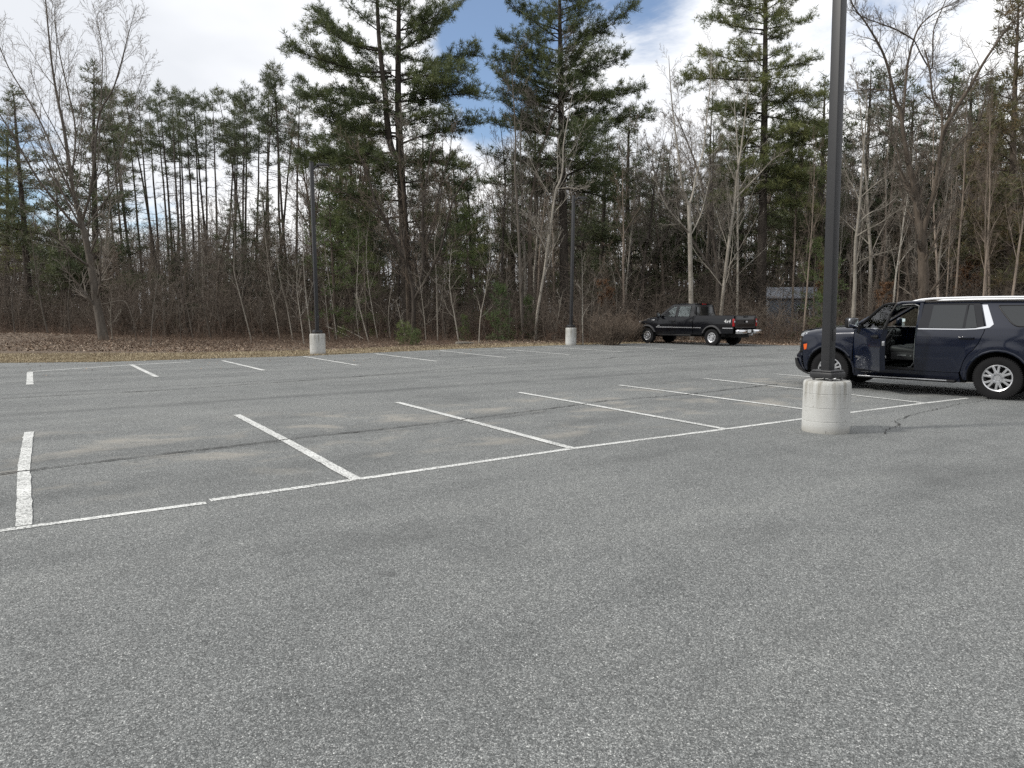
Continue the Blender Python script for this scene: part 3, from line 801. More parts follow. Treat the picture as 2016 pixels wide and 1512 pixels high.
traced_tree('birch_tree', 'tree', 'slanting pale birch rising above the pickup tailgate', 43.5, [
    ([(1416, 672), (1421, 610), (1426, 560), (1433, 500), (1441, 440), (1448, 390), (1453, 340), (1462, 280), (1470, 210), (1476, 150)],
     [0.115, 0.105, 0.10, 0.09, 0.08, 0.072, 0.065, 0.05, 0.03, 0.012], None, 1),
    ([(1447, 395), (1470, 370), (1495, 345), (1520, 318), (1545, 300)], [0.05, 0.042, 0.035, 0.025, 0.012], [0, -.4, -.8, -1.2, -1.5], 1)], THINB, 42, M_BK_PALE, M_TW_PALE)
traced_tree('birch_tree', 'tree', 'thin upright pale birch beside the slanting birch above the pickup tailgate', 45.0, [
    ([(1450, 668), (1452, 600), (1453, 520), (1453, 440), (1454, 360), (1453, 290), (1448, 220), (1445, 160)], [0.075, 0.07, 0.065, 0.06, 0.052, 0.042, 0.025, 0.01], None, 1)], THINB, 43, M_BK_PALE, M_TW_PALE)
traced_tree('birch_tree', 'tree', 'white birch standing over the hood of the navy vehicle', 36.8, [
    ([(1676, 678), (1680, 625), (1683, 575), (1684, 520), (1685, 480), (1690, 440), (1694, 395), (1698, 345), (1702, 290), (1706, 235), (1707, 180)],
     [0.105, 0.095, 0.09, 0.082, 0.078, 0.07, 0.062, 0.052, 0.04, 0.028, 0.012], None, 0),
    ([(1686, 468), (1706, 455), (1735, 440), (1760, 422), (1790, 405)], [0.045, 0.04, 0.03, 0.022, 0.01], [0, -.4, -.8, -1, -1.3], 1),
    ([(1691, 440), (1715, 420), (1745, 408), (1770, 385)], [0.04, 0.035, 0.025, 0.01], [0, .4, .8, 1.1], 1),
    ([(1696, 390), (1720, 368), (1742, 352), (1760, 340)], [0.035, 0.03, 0.022, 0.01], [0, -.5, -.9, -1.2], 1),
    ([(1694, 400), (1684, 375), (1670, 350), (1660, 325)], [0.03, 0.026, 0.02, 0.008], [0, .3, .5, .6], 1),
    ([(1684, 525), (1700, 512), (1735, 500), (1765, 492)], [0.025, 0.02, 0.015, 0.007], [0, -.3, -.6, -.9], 1),
    ([(1704, 250), (1710, 215), (1696, 190), (1690, 165)], [0.025, 0.02, 0.014, 0.007], [0, .2, .3, .4], 1)], THINB, 44, M_BK_PALE, M_TW_PALE)
traced_tree('birch_tree', 'tree', 'pale crooked tree curving up beside the lamp post at the woods edge', 41.0, [
    ([(1053, 672), (1058, 620), (1066, 570), (1073, 530), (1078, 490), (1085, 445), (1091, 400), (1096, 372), (1103, 358), (1109, 330), (1110, 290), (1118, 240), (1130, 180)],
     [0.085, 0.08, 0.075, 0.072, 0.07, 0.065, 0.06, 0.055, 0.05, 0.042, 0.035, 0.025, 0.01], None, 1),
    ([(1096, 372), (1120, 370), (1146, 372), (1165, 360)], [0.03, 0.025, 0.018, 0.008], [0, -.3, -.6, -.8], 1),
    ([(1079, 480), (1064, 455), (1050, 435), (1030, 420)], [0.03, 0.025, 0.018, 0.008], [0, -.4, -.6, -.8], 1)], THINB, 45, M_BK_PALE, M_TW_PALE)
traced_tree('bare_tree', 'tree', 'slender grey trunk standing between the pickup and the young green pine at the woods edge', 41.5, [
    ([(1031, 668), (1027, 600), (1025, 530), (1022, 460), (1019, 400), (1015, 340), (1016, 270), (1012, 190), (1008, 120)],
     [0.10, 0.092, 0.086, 0.08, 0.07, 0.06, 0.045, 0.03, 0.01], None, 1),
    ([(1021, 430), (1036, 422), (1060, 435), (1075, 460)], [0.03, 0.025, 0.018, 0.008], [0, -.3, -.6, -.8], 1)], THINB, 46, M_BK_GREY, M_TW_GREY)
# dark spreading tree in front of the tall pine
traced_tree('bare_tree', 'tree', 'dark many-stemmed bare tree spreading like a fan before the twin-stemmed pine', 42.0, [
    ([(812, 668), (815, 610), (812, 560), (800, 520), (775, 470), (755, 425), (738, 390), (720, 330), (690, 270)], [0.16, 0.13, 0.12, 0.10, 0.085, 0.07, 0.055, 0.04, 0.012], [0, 0, 0, -.3, -.6, -.9, -1.2, -1.5, -1.8], 1),
    ([(814, 600), (830, 545), (834, 490), (832, 430), (838, 370), (850, 300), (870, 215)], [0.12, 0.10, 0.09, 0.08, 0.065, 0.045, 0.012], [0, .2, .5, .8, 1.1, 1.4, 1.8], 1),
    ([(815, 590), (845, 540), (868, 490), (880, 440), (895, 390), (920, 350), (950, 320)], [0.10, 0.085, 0.07, 0.06, 0.045, 0.03, 0.012], [0, -.4, -.8, -1.2, -1.6, -1.9, -2.2], 1),
    ([(806, 540), (795, 480), (800, 420), (790, 360), (780, 290)], [0.08, 0.07, 0.055, 0.04, 0.012], [0, .8, 1.2, 1.5, 1.9], 1),
    ([(838, 480), (860, 420), (866, 370), (885, 310), (892, 250)], [0.06, 0.055, 0.045, 0.03, 0.01], [.5, .2, -.2, -.6, -1], 1),
    ([(790, 495), (760, 440), (725, 410), (690, 385), (660, 370)], [0.05, 0.045, 0.035, 0.025, 0.01], [-.4, -1, -1.6, -2, -2.4], 1)], BIGB, 47, M_BK_DARK, M_TW_BROWN)

# ---------------------------------------------------------------- traced tall pines
def traced_pine(label, Y, trunk, rads, stems, limbs, seed, H_hint, crown0, radf, mats, **kw):
    p, r = traced(Y, trunk, [rads[0]]*len(trunk)); base = p[0].copy(); base[2] = gz(base[0], base[1]); p[0][2] = base[2] - 0.15
    ps, _ = smooth_line(p - base, r)
    ex = []
    for px, dep, den in limbs:
        q = np.array([at(a[0], a[1], Y + dep[i]) for i, a in enumerate(px)]) - base; q, _ = smooth_line(q, np.zeros(len(q)), 3); ex.append((q, den))
    th, V = pine(seed, np.linalg.norm(ps[-1]-ps[0]), rads[0], crown0, radf, kw.pop('whorl', 0.75), leader=ps, extra=ex, **kw)
    for px, rd, dep in stems:
        q = np.array([at(a[0], a[1], Y + dep[i]) for i, a in enumerate(px)]) - base; q, rr = smooth_line(q, np.array(rd)); th.add(q, rr, 8)
    return tree_thing('pine_tree', [('trunk', th.mesh('trunk'), mats[0]), ('crown', tri_mesh('crown', V), mats[1])], base, 0, 1, label, 'tree')


D0 = [0, 0, 0, 0, 0, 0]
traced_pine('tall twin-stemmed white pine with broad layered boughs behind the fan-shaped bare tree', 46.0,
    [(806, 668), (802, 600), (799, 520), (795, 440), (791, 360), (788, 290), (785, 210), (785, 130), (786, 60), (787, -20), (788, -110), (789, -190)],
    [0.36], [([(790, 320), (772, 292), (764, 245), (760, 190), (754, 140), (748, 80), (745, 20), (742, -60)], [0.2, 0.2, 0.19, 0.17, 0.15, 0.13, 0.11, 0.06], [0, -.3, -.5, -.6, -.7, -.7, -.7, -.7])],
    [([(772, 142), (720, 140), (670, 128), (620, 112), (576, 96)], [-.5, -1, -1.6, -2.2, -2.6], 1.7),
     ([(772, 150), (715, 150), (668, 138), (630, 132)], [-.5, .6, 1.2, 1.6], 1.3),
     ([(752, 100), (710, 92), (670, 74), (635, 50), (600, 62)], [-.5, -1, -1.2, -1.5, -1.6], 1.4),
     ([(748, 95), (700, 85), (660, 62), (632, 28)], [-.5, .2, .8, 1.2], 1.5),
     ([(746, 60), (720, 40), (700, 20), (684, 2)], [-.5, -1, -1.4, -1.8], 1.7),
     ([(790, 148), (830, 140), (880, 128), (915, 115), (937, 104)], D0, 1.5),
     ([(790, 158), (830, 150), (880, 143), (920, 138)], [0, -1, -1.8, -2.4], 1.4),
     ([(788, 100), (820, 80), (850, 55), (880, 35), (912, 3)], [0, .4, .8, 1.2, 1.5], 1.6),
     ([(788, 60), (830, 48), (860, 30), (895, -10)], [0, -.8, -1.4, -2], 1.5),
     ([(785, 200), (830, 196), (870, 190), (910, 185), (938, 188)], [0, -.6, -1.2, -1.8, -2.2], 1.8),
     ([(785, 192), (825, 178), (862, 165), (895, 160)], [0, -1.2, -2.2, -3], 2.0),
     ([(770, 198), (720, 203), (675, 207), (640, 196), (600, 190)], [-.5, -1.2, -2, -2.6, -3], 1.9),
     ([(770, 205), (725, 195), (680, 185), (640, 180)], [-.5, .3, 1, 1.5], 1.5),
     ([(790, 262), (740, 258), (690, 250), (650, 232), (630, 225)], [0, -1, -1.8, -2.5, -3], 1.7),
     ([(790, 270), (735, 262), (680, 262), (625, 282)], [0, .7, 1.4, 2], 1.3),
     ([(790, 300), (730, 302), (680, 308), (640, 306), (600, 312)], [0, -1, -1.8, -2.4, -2.8], 1.9),
     ([(790, 312), (730, 318), (680, 318), (640, 325), (580, 330)], [0, .6, 1.2, 1.8, 2.2], 1.4),
     ([(787, 285), (830, 268), (880, 258), (910, 248), (936, 244)], [0, -.4, -.8, -1.2, -1.6], 1.6),
     ([(787, 250), (820, 235), (850, 228), (880, 222)], [0, -1.2, -2.2, -3], 1.7),
     ([(790, 320), (840, 318), (880, 322), (920, 332)], [0, -.6, -1.2, -1.6], 1.4),
     ([(795, 395), (745, 392), (695, 384), (640, 372)], [0, -1.2, -2.0, -2.6], 1.5), ([(796, 425), (745, 432), (690, 440), (650, 452)], [0, .8, 1.5, 2], 1.3), ([(793, 360), (850, 355), (890, 362), (925, 372)], [0, .8, 1.5, 2], 1.3), ([(796, 440), (840, 430), (880, 425)], [0, -1.0, -1.8], 1.2),
     ([(786, 20), (770, 15), (740, 5), (700, -20)], [0, -.5, -1, -1.5], 1.5)],
    101, 20, 0.36, lambda x: 3.0*(1-x)**0.6+0.6, (M_BK_DARK, M_ND), whorl=0.85, tuft=0.24, nb=12, width=0.06, dens=1.75, dead=44, drop=0.16)

traced_pine('dense dark pine with a tall pointed crown behind the crooked pale tree', 50.0,
    [(1112, 665), (1111, 560), (1110, 450), (1108, 340), (1106, 240), (1105, 150), (1104, 60), (1103, -40), (1103, -130)],
    [0.34], [],
    [([(1105, 165), (1160, 140), (1200, 122), (1232, 112)], [0, -.5, -1, -1.4], 1.8), ([(1104, 100), (1150, 80), (1195, 55), (1250, 12)], D0, 1.8),
     ([(1104, 130), (1060, 110), (1025, 90), (990, 78)], [0, -.5, -1, -1.4], 1.8), ([(1104, 60), (1060, 45), (1030, 25), (1002, 8)], D0, 1.8),
     ([(1106, 200), (1160, 192), (1215, 188), (1255, 180)], [0, -.8, -1.4, -2], 1.9), ([(1106, 150), (1050, 140), (1015, 128), (975, 115)], [0, -.8, -1.4, -2], 1.8),
     ([(1107, 250), (1170, 240), (1230, 232), (1275, 225)], [0, -.8, -1.4, -2], 1.8), ([(1106, 210), (1060, 195), (1020, 180), (985, 150)], [0, .8, 1.4, 2], 1.8),
     ([(1103, -5), (1150, -10), (1200, -20), (1235, -30)], D0, 1.8), ([(1107, 270), (1060, 262), (1000, 250), (960, 240)], [0, -.5, -1, -1.4], 1.8)],
    102, 22, 0.34, lambda x: 5.3*(1-x)**0.75+0.4, (M_BK_DARK, M_ND), whorl=0.62, tuft=0.25, nb=12, width=0.06, dens=1.45, dead=46, drop=0.10)

traced_pine('tall open-crowned pine rising above the black pickup truck bed', 49.0,
    [(1497, 668), (1499, 580), (1501, 480), (1503, 380), (1505, 280), (1507, 190), (1508, 100), (1509, 10), (1509, -70), (1509, -150)],
    [0.34], [],
    [([(1507, 118), (1460, 122), (1420, 112), (1388, 108)], [0, -.6, -1.2, -1.6], 1.2), ([(1507, 160), (1450, 158), (1400, 155), (1352, 158)], [0, -1, -1.6, -2], 1.7),
     ([(1508, 60), (1460, 55), (1425, 45), (1392, 38)], [0, -.6, -1, -1.4], 1.3), ([(1508, 20), (1470, 15), (1440, 10), (1415, 5)], D0, 1.4),
     ([(1507, 140), (1560, 130), (1610, 118)], [0, -1, -1.8], 1.6), ([(1507, 190), (1560, 185), (1620, 190)], [0, -1, -1.8], 1.8), ([(1507, 225), (1450, 215), (1405, 222)], [0, -.8, -1.5], 1.3),
     ([(1505, 260), (1560, 262), (1610, 270)], [0, -1.2, -2], 2.0), ([(1506, 230), (1570, 240), (1625, 250)], [0, .6, 1.2], 1.8), ([(1505, 310), (1550, 305), (1600, 312)], [0, -1.2, -2.2], 2.0),
     ([(1503, 350), (1555, 352), (1612, 364)], [0, -1.2, -2.2], 2.0), ([(1502, 400), (1560, 404), (1622, 418)], [0, -1, -2], 1.9), ([(1502, 380), (1450, 388), (1410, 400)], [0, -1, -2], 1.5), ([(1504, 290), (1450, 292), (1405, 300)], [0, -.8, -1.5], 1.5),
     ([(1508, 60), (1550, 50), (1600, 40)], [0, -1, -1.8], 1.6), ([(1508, 5), (1550, -5), (1590, -15)], D0, 1.5)],
    103, 22, 0.34, lambda x: 4.3*(1-x)**0.7+0.4, (M_BK_DARK, M_ND), whorl=0.78, tuft=0.24, nb=12, width=0.06, dens=1.6, dead=46, drop=0.08)

# ---------------------------------------------------------------- grown kinds
def k_bare(seed, H, r0, mats, **kw):
    th, fi = bare_tree(seed, H, r0, **kw)
    return Kind('bare_tree', [('trunk', th.mesh('trunk'), mats[0]), ('crown', fi.mesh('crown'), mats[1])], 'tree')


SLIM = [(13, 0.30, 0.97, 0.4, 0.75, 0.16, 0.30, 0.09, 0.08, 6, 0.40), (8, 0.18, 0.98, 0.4, 0.8, 0.30, 0.5, 0.13, 0.05, 4, 0.55),
        (7, 0.15, 1.0, 0.4, 0.85, 0.38, 0.7, 0.16, 0.05, 3, 0.6), (3, 0.2, 1.0, 0.4, 0.8, 0.4, 0.65, 0.15, 0.03, 2, 0.7)]
BARES = [k_bare(1, 13, 0.13, (M_BK_GREY, M_TW_GREY)), k_bare(2, 14, 0.15, (M_BK_BROWN, M_TW_BROWN), fork=2), k_bare(3, 15, 0.12, (M_BK_DARK, M_TW_BROWN), spec=SLIM, wob=0.05),
         k_bare(4, 12, 0.10, (M_BK_PALE, M_TW_GREY), spec=SLIM), k_bare(5, 13, 0.14, (M_BK_DARK, M_TW_GREY), fork=1, wob=0.06), k_bare(6, 14, 0.11, (M_BK_PINK, M_TW_BROWN), spec=SLIM),
         k_bare(7, 12, 0.12, (M_BK_BROWN, M_TW_GREY), wob=0.07)]
PINES = []
for sd_, H, c0, R0, mt in ((201, 17, 0.16, 3.6, M_ND_DARK), (202, 18, 0.3, 3.3, M_ND), (203, 16, 0.1, 3.4, M_ND_DARK), (204, 19, 0.35, 3.6, M_ND_DARK)):
    th, V = pine(sd_, H, 0.24, c0, lambda x, R0=R0: R0*(1-x)**0.8 + 0.35, 0.75, tuft=0.29, nb=9, width=0.07, dens=1.15, dead=26, drop=0.16)
    PINES.append(Kind('pine_tree', [('trunk', th.mesh('trunk'), M_BK_DARK), ('crown', tri_mesh('crown', V), mt)], 'tree'))
th, V = pine(205, 18, 0.24, 0.18, lambda x: 3.6*(1-x)**0.75 + 0.4, 0.72, tuft=0.30, nb=8, dens=1.05, dead=8, drop=0.12)
RUSTY = Kind('pine_tree', [('trunk', th.mesh('trunk'), M_BK_BROWN), ('crown', tri_mesh('crown', V), M_ND_BROWN)], 'tree')
REDP = []
for sd_, H, c0 in ((301, 24, 0.72), (302, 24, 0.66), (303, 24, 0.77)):
    th, V = pine(sd_, H, 0.17, c0, lambda x: 2.1*(1-x)**0.5*(0.55+0.45*min(1, x*4)) + 0.3, 0.85, tuft=0.40, nb=12, width=0.055, dens=0.5, dead=40, drop=0.40, trunk_wob=0.02)
    REDP.append(Kind('red_pine_tree', [('trunk', th.mesh('trunk'), M_BK_DARK), ('crown', tri_mesh('crown', V), M_ND_DARK)], 'tree'))
YOUNG = []
for sd_, H, R0 in ((401, 6.5, 2.3), (402, 2.6, 0.95), (403, 1.3, 0.85)):
    th, V = pine(sd_, H, 0.012*H, 0.06, lambda x, R0=R0: R0*(1-x)**0.55*(0.55+0.45*math.sin(x*19.0)**2) + 0.1, 0.5 if H > 3 else 0.22, tuft=0.22 if H > 3 else 0.17, nb=9, width=0.06, dens=1.15 if H > 3 else 1.3, dead=0, drop=0.28 if H > 3 else 0.08)
    YOUNG.append(Kind('young_pine', [('trunk', th.mesh('trunk'), M_BK_BROWN), ('crown', tri_mesh('crown', V), M_ND_BRIGHT)], 'tree'))
SAPS = [(8, 0.28, 0.97, 0.45, 0.9, 0.16, 0.36, 0.10, 0.08, 5, 0.45), (5, 0.2, 0.98, 0.4, 0.85, 0.3, 0.5, 0.15, 0.06, 3, 0.6), (3, 0.2, 1.0, 0.4, 0.8, 0.3, 0.6, 0.15, 0.05, 2, 0.7)]

# thicket shrubs
def shrub(seed, H, n, spread, mt, name='bare_shrub', up=0.05):
    rg = np.random.default_rng(seed); th = Tubes(); fi = Tubes()
    for q in range(n):
        az = rg.uniform(0, 6.28); rr = rg.uniform(0, 0.35)
        p0 = np.array([math.cos(az)*rr, math.sin(az)*rr, -0.05]); el = rg.uniform(0.2, 1.0)*spread
        d = nrm(np.array([math.cos(az)*el, math.sin(az)*el, 1.0])); L = H*rg.uniform(0.65, 1.1)
        p = walk(rg, p0, d, L, 6, 0.10, up); r = np.linspace(rg.uniform(0.009, 0.018), 0.003, 7); th.add(p, r, 4)
        sprout(rg, p, r, 0, [(8, 0.2, 1.0, 0.35, 0.9, 0.22, 0.45, 0.14, 0.05, 4, 0.65), (5, 0.15, 1.0, 0.4, 0.9, 0.3, 0.6, 0.16, 0.03, 3, 0.7)], fi, fi, 0)
    a, b = th.arrays(), fi.arrays()
    me = mesh_np(name, np.concatenate([a[0], b[0]]), np.concatenate([a[1], b[1]+len(a[0])]), 4)
    me.materials.append(mt); return me


SHR = [shrub(501, 3.0, 16, 0.45, M_TH_GREY), shrub(502, 2.6, 18, 0.6, M_FAR), shrub(503, 3.6, 13, 0.4, M_TH_GREY), shrub(504, 2.2, 20, 0.7, M_TW_RED)]

# ---------------------------------------------------------------- planting
ROWS = []


def near_any(p, pts, d): return any((p[0]-q[0])**2 + (p[1]-q[1])**2 < d*d for q in pts)


used = []
# red pines in a loose rank far back
for i, (px, top, Y) in enumerate(((272, 185, 70), (284, 200, 74), (305, 182, 80), (322, 172, 72), (345, 170, 76), (352, 176, 70), (384, 178, 74), (395, 190, 82), (432, 180, 72), (440, 186, 78), (478, 178, 72), (490, 165, 76),
                                  (520, 160, 70), (533, 150, 74), (560, 142, 70), (572, 138, 72), (250, 178, 78), (415, 182, 84), (500, 172, 82), (262, 196, 86), (313, 190, 90), (335, 182, 84), (366, 186, 88), (405, 186, 78), (455, 184, 86), (466, 180, 90), (508, 178, 88), (545, 165, 84), (585, 152, 80), (372, 176, 92), (240, 190, 84))):
    p = place(px, Y); H = (at(px, top, Y)[2] - p[2]); used.append(p)
    REDP[i % 3].put(p, i*1.7, H/24.0*np.array([0.92, 0.92, 1.0]), 'tall bare-stemmed red pine with a tufted top in the distant rank of pines', 'rank of distant red pines', (RG.normal(0, 0.012), RG.normal(0, 0.012)))
# pines standing behind
for i, (px, top, Y, k, lab) in enumerate((
        (192, 118, 58, 0, 'broad dark pine rising behind the leaning bare tree'), (62, 165, 60, 3, 'dark ragged pine beyond the leaning bare tree, next to the photo margin'),
        (128, 330, 66, 2, 'low dark pine behind the stem of the leaning bare tree'), (15, 240, 70, 1, None), (355, 430, 60, 2, None), (465, 395, 58, 0, None), (535, 370, 62, 2, None),
        (668, 215, 62, 0, 'mid-height green pine just beside the lamp post in front of the twin-stemmed pine'), (700, 330, 52, 1, None),
        (735, 250, 68, 2, None), (905, 300, 60, 2, None), (930, 340, 55, 1, 'narrow light green pine between the fan-shaped bare tree and the crooked pale tree'),
        (1060, 190, 66, 3, None), (1180, 250, 58, 0, None), (1240, 215, 60, 2, None), (1290, 290, 64, 0, None), (1330, 330, 60, 2, None), (1395, 240, 62, 3, None), (1455, 230, 66, 0, None),
        (1560, 190, 60, 1, None), (1610, 150, 56, 3, None), (1690, 130, 58, 0, None), (1740, 128, 62, 2, None), (1785, 165, 60, 3, None), (1835, 125, 64, 0, None), (1880, 150, 60, 2, None), (1925, 150, 66, 3, None), (1590, 300, 70, 2, None), (1420, 330, 72, 0, None),
        (1150, 330, 72, 2, None), (1010, 320, 70, 0, None), (840, 240, 74, 3, None))):
    p = place(px, Y); H = (at(px, top, Y)[2] - p[2]); h0 = (17, 18, 16, 19)[k]; used.append(p)
    s = H/h0; w = s*RG.uniform(1.05, 1.4)
    PINES[k].put(p, RG.uniform(0, 6.28), (w, w, s), lab or 'dark evergreen pine ' + ZONE[zone(px)], None if lab else 'dark pines ' + ZONE[zone(px)])
for px, top, Y in ((1985, -40, 47), (1945, 190, 60), (2030, 120, 52), (1965, 330, 56)):
    p = place(px, Y); H = at(px, top, Y)[2] - p[2]; w = H/18*1.0
    RUSTY.put(p, RG.uniform(0, 6.28), (w, w, H/18), 'rusty brown-green pine in the woods beyond the rear end of the navy vehicle', 'rusty pines beyond the navy vehicle'); used.append(p)
# young green pines near the edge
for px, Y, k, H, lab in ((660, 45, 0, 9.5, 'young bright green pine next to the lamp post on the verge'), (722, 47, 0, 7.6, 'young green pine set back between the lamp post on the verge and the fan-shaped tree'), (985, 39.5, 1, 3.0, 'small upright green pine at the woods edge'), (797, 36.8, 2, 1.15, 'tiny bushy pine seedling on the verge by the fan-shaped tree'), (818, 36.0, 2, 0.8, 'tiniest pine seedling on the verge beside the bushy seedling'),
                         (1042, 42, 1, 2.4, 'small dark green pine beside the slender grey trunk'), (1602, 44, 0, 6.0, 'young green pine hidden partly by the near lamp post'), (1618, 41, 1, 2.6, 'low green pine in the brush between the pickup and the near lamp post'),
                         (1640, 42, 0, 5.0, 'young green pine beside the white birch over the hood'), (925, 48, 0, 8.0, 'narrow green young pine between the fan-shaped tree and the small upright pine'), (915, 41, 1, 1.4, 'small green pine low in the brush beside the fallen branch')):
    p = place(px, Y); h0 = (6.5, 2.6, 1.3)[k]; used.append(p)
    YOUNG[k].put(p, RG.uniform(0, 6.28), (H/h0*0.9, H/h0*0.9, H/h0), lab, None)
# bare trees through the whole wood
n = 0; tries = 0
while n < 128 and tries < 5000:
    tries += 1
    Y = RG.uniform(43, 88); px = RG.uniform(-60, 2090)
    if px < 600 and Y < 50 and RG.random() < 0.5: continue
    p = place(px, Y)
    if p[1] - front_y(p[0]) < 1.5 or (1515 < px < 1600 and Y < 56) or near_any(p, used, 1.5): continue
    used.append(p); n += 1
    k = RG.integers(0, 7)
    if px > 1700 and RG.random() < 0.5: k = 5 if RG.random() < 0.6 else 3
    if px < 600: lim = RG.uniform(330, 470)
    elif px < 1000: lim = RG.uniform(150, 400)
    elif px < 1420: lim = RG.uniform(60, 380)
    else: lim = RG.uniform(100, 420)
    H = np.clip(at(px, lim, Y)[2], 5.5, 19); s = H/(13, 14, 15, 12, 13, 14, 12)[k]
    z = zone(px)
    BARES[k].put(p, RG.uniform(0, 6.28), (s*0.95, s*0.95, s), 'bare leafless tree ' + ZONE[z], 'bare trees ' + ZONE[z], (RG.normal(0, 0.05), RG.normal(0, 0.05)))
# pale straight stems behind the navy vehicle
for i in range(58):
    px = RG.uniform(1560, 2050); Y = RG.uniform(39.5, 60); p = place(px, Y)
    if near_any(p, used, 1.0): continue
    used.append(p); s = RG.uniform(0.75, 1.15); k = (5, 3, 5)[i % 3]
    BARES[k].put(p, RG.uniform(0, 6.28), (s*0.6, s*0.6, s), 'bare leafless tree ' + ZONE[3], 'bare trees ' + ZONE[3], (RG.normal(0, 0.03), RG.normal(0, 0.03)))

# saplings along the verge, each grown on its own traced stem
SAP_LABEL = ['thin pale sapling on the verge beyond the L-shaped stall marking', 'thin pale sapling on the verge between the two lamp posts there', 'thin pale sapling at the woods edge near the pickup nose', 'thin sapling']
SAPSPEC = [None] + SAPS
for i, (pxs, r0, pale) in enumerate((
        ([(577, 667), (565, 600), (552, 550), (543, 470), (541, 415)], .042, 1), ([(599, 672), (590, 610), (585, 570), (586, 525)], .03, 1), ([(552, 665), (540, 600), (530, 555), (527, 520)], .03, 1),
        ([(614, 660), (604, 590), (598, 520), (596, 440), (590, 370)], .04, 1), ([(664, 664), (655, 600), (647, 545), (640, 480), (638, 400)], .036, 1), ([(650, 657), (643, 610), (640, 560)], .025, 1),
        ([(709, 668), (702, 620), (704, 590)], .024, 1), ([(727, 670), (712, 620), (703, 580), (705, 520), (707, 470)], .036, 1), ([(745, 661), (732, 600), (724, 540), (722, 480), (730, 420)], .036, 1),
        ([(839, 672), (836, 630), (829, 570), (822, 520)], .03, 1), ([(862, 670), (861, 610), (860, 550), (856, 480), (864, 440), (870, 400)], .045, 1), ([(904, 673), (894, 615), (887, 580), (886, 530), (890, 490)], .034, 1),
        ([(943, 675), (946, 625), (956, 575), (964, 515), (966, 450)], .036, 1), ([(96, 666), (82, 600), (72, 535), (62, 460), (50, 410)], .05, 0), ([(222, 671), (218, 620), (222, 560)], .024, 1), ([(296, 678), (302, 610), (310, 550), (312, 500)], .028, 0),
        ([(326, 669), (322, 610), (318, 560)], .024, 0), ([(357, 673), (353, 610), (350, 560)], .024, 0), ([(381, 664), (370, 610), (360, 560), (352, 500)], .034, 0), ([(417, 666), (404, 615), (391, 570), (388, 500), (385, 420)], .036, 0),
        ([(441, 664), (430, 620), (421, 570), (415, 510)], .03, 0), ([(497, 670), (484, 625), (470, 570), (461, 530), (463, 470), (455, 420), (450, 370)], .042, 1), ([(1148, 679), (1147, 620), (1147, 560), (1146, 500)], .036, 1),
        ([(1091, 673), (1098, 630), (1108, 575)], .03, 1), ([(1189, 679), (1182, 640), (1178, 600)], .022, 0), ([(1218, 606), (1212, 560), (1200, 515)], .03, 1), ([(1160, 674), (1164, 620), (1170, 560), (1190, 520)], .026, 0),
        ([(770, 668), (765, 620), (770, 575), (778, 530)], .028, 1), ([(800, 672), (790, 630), (780, 590)], .026, 1), ([(880, 671), (872, 620), (876, 560), (872, 520)], .028, 0), ([(520, 664), (512, 610), (515, 560)], .026, 0),
        ([(270, 672), (262, 620), (266, 570)], .024, 0), ([(140, 662), (134, 600), (138, 540), (130, 480)], .036, 0), ([(30, 655), (24, 590), (30, 520), (20, 440)], .042, 0), ([(1000, 672), (1004, 620), (998, 560), (1000, 490)], .034, 0))):
    Yb = G(pxs[0][0], max(pxs[0][1], 655))[1]; Yb = min(Yb, 44.0)
    z = zone(pxs[0][0]); q = [(a, b) for a, b in pxs]
    traced_tree('sapling', 'sapling', SAP_LABEL[z], Yb, [(q, list(np.linspace(r0, 0.007, len(q))), list(np.cumsum(np.concatenate([[0], RG.normal(0, .15, len(q)-1)]))), 1)],
                [None, (9, 0.18, 1.0, 0.45, 0.95, 0.16, 0.40, 0.12, 0.07, 5, 0.5), (5, 0.15, 1.0, 0.4, 0.85, 0.3, 0.55, 0.15, 0.05, 3, 0.65), (2, .2, 1, .4, .8, .3, .6, .15, .05, 2, .7)],
                600+i, M_BK_PALE if pale else M_BK_GREY, M_TW_PALE if pale else M_TW_GREY, group=SAP_LABEL[z] + 's')
# shrubs of the thicket
n = 0; tries = 0; shp = []
firsts = {}
while n < 110 and tries < 6000:
    tries += 1
    px = RG.uniform(-80, 2060); x = ray(px, 600)[0]; dd = RG.uniform(0, 1)**1.3*14
    Y = None
    for yy in np.arange(28, 72, 0.5):
        if yy - front_y(x*yy) > 0.3 + dd: Y = yy; break
    if Y is None: continue
    p = place(px, Y)
    if near_any(p, shp, 1.15): continue
    if 1250 < px < 1520 and p[1] < 41.5 or 1500 < px < 1612 and p[1] < 52: continue
    shp.append(p); n += 1; k = int(RG.choice(4, p=[0.34, 0.28, 0.28, 0.10] if px < 600 else [0.2, 0.3, 0.2, 0.3]))
    z = zone(px); lab = ('grey' if k in (0, 2) else 'brown' if k == 1 else 'reddish') + ' leafless shrub in the thicket ' + ZONE[z].replace('in the woods ', '')
    s = RG.uniform(0.75, 1.25) * (1.15 if px < 600 else 0.85)
    if dd < 2: s *= 0.7
    o = link('bare_shrub', SHR[k]); o.location = p; o.rotation_euler = (0, 0, RG.uniform(0, 6.28)); o.scale = (s*1.15, s*1.15, s)
    tag(o, lab, 'shrub', lab.replace('shrub', 'shrubs'))
# the rounded shrub by the truck's nose
me = shrub(520, 1.75, 70, 0.95, M_TW_BROWN, up=0.02)
for px, py, s, lab in ((1205, 681, 1.0, 'dense rounded brown shrub at the asphalt edge ahead of the black pickup'), (1243, 676, 0.8, 'smaller rounded brown shrub touching the nose of the black pickup')):
    o = link('bare_shrub', me); o.location = G(px, py) + np.array([0, 0.6, 0]); o.scale = (s*1.1, s*1.1, s); o.rotation_euler = (0, 0, px); tag(o, lab, 'shrub')

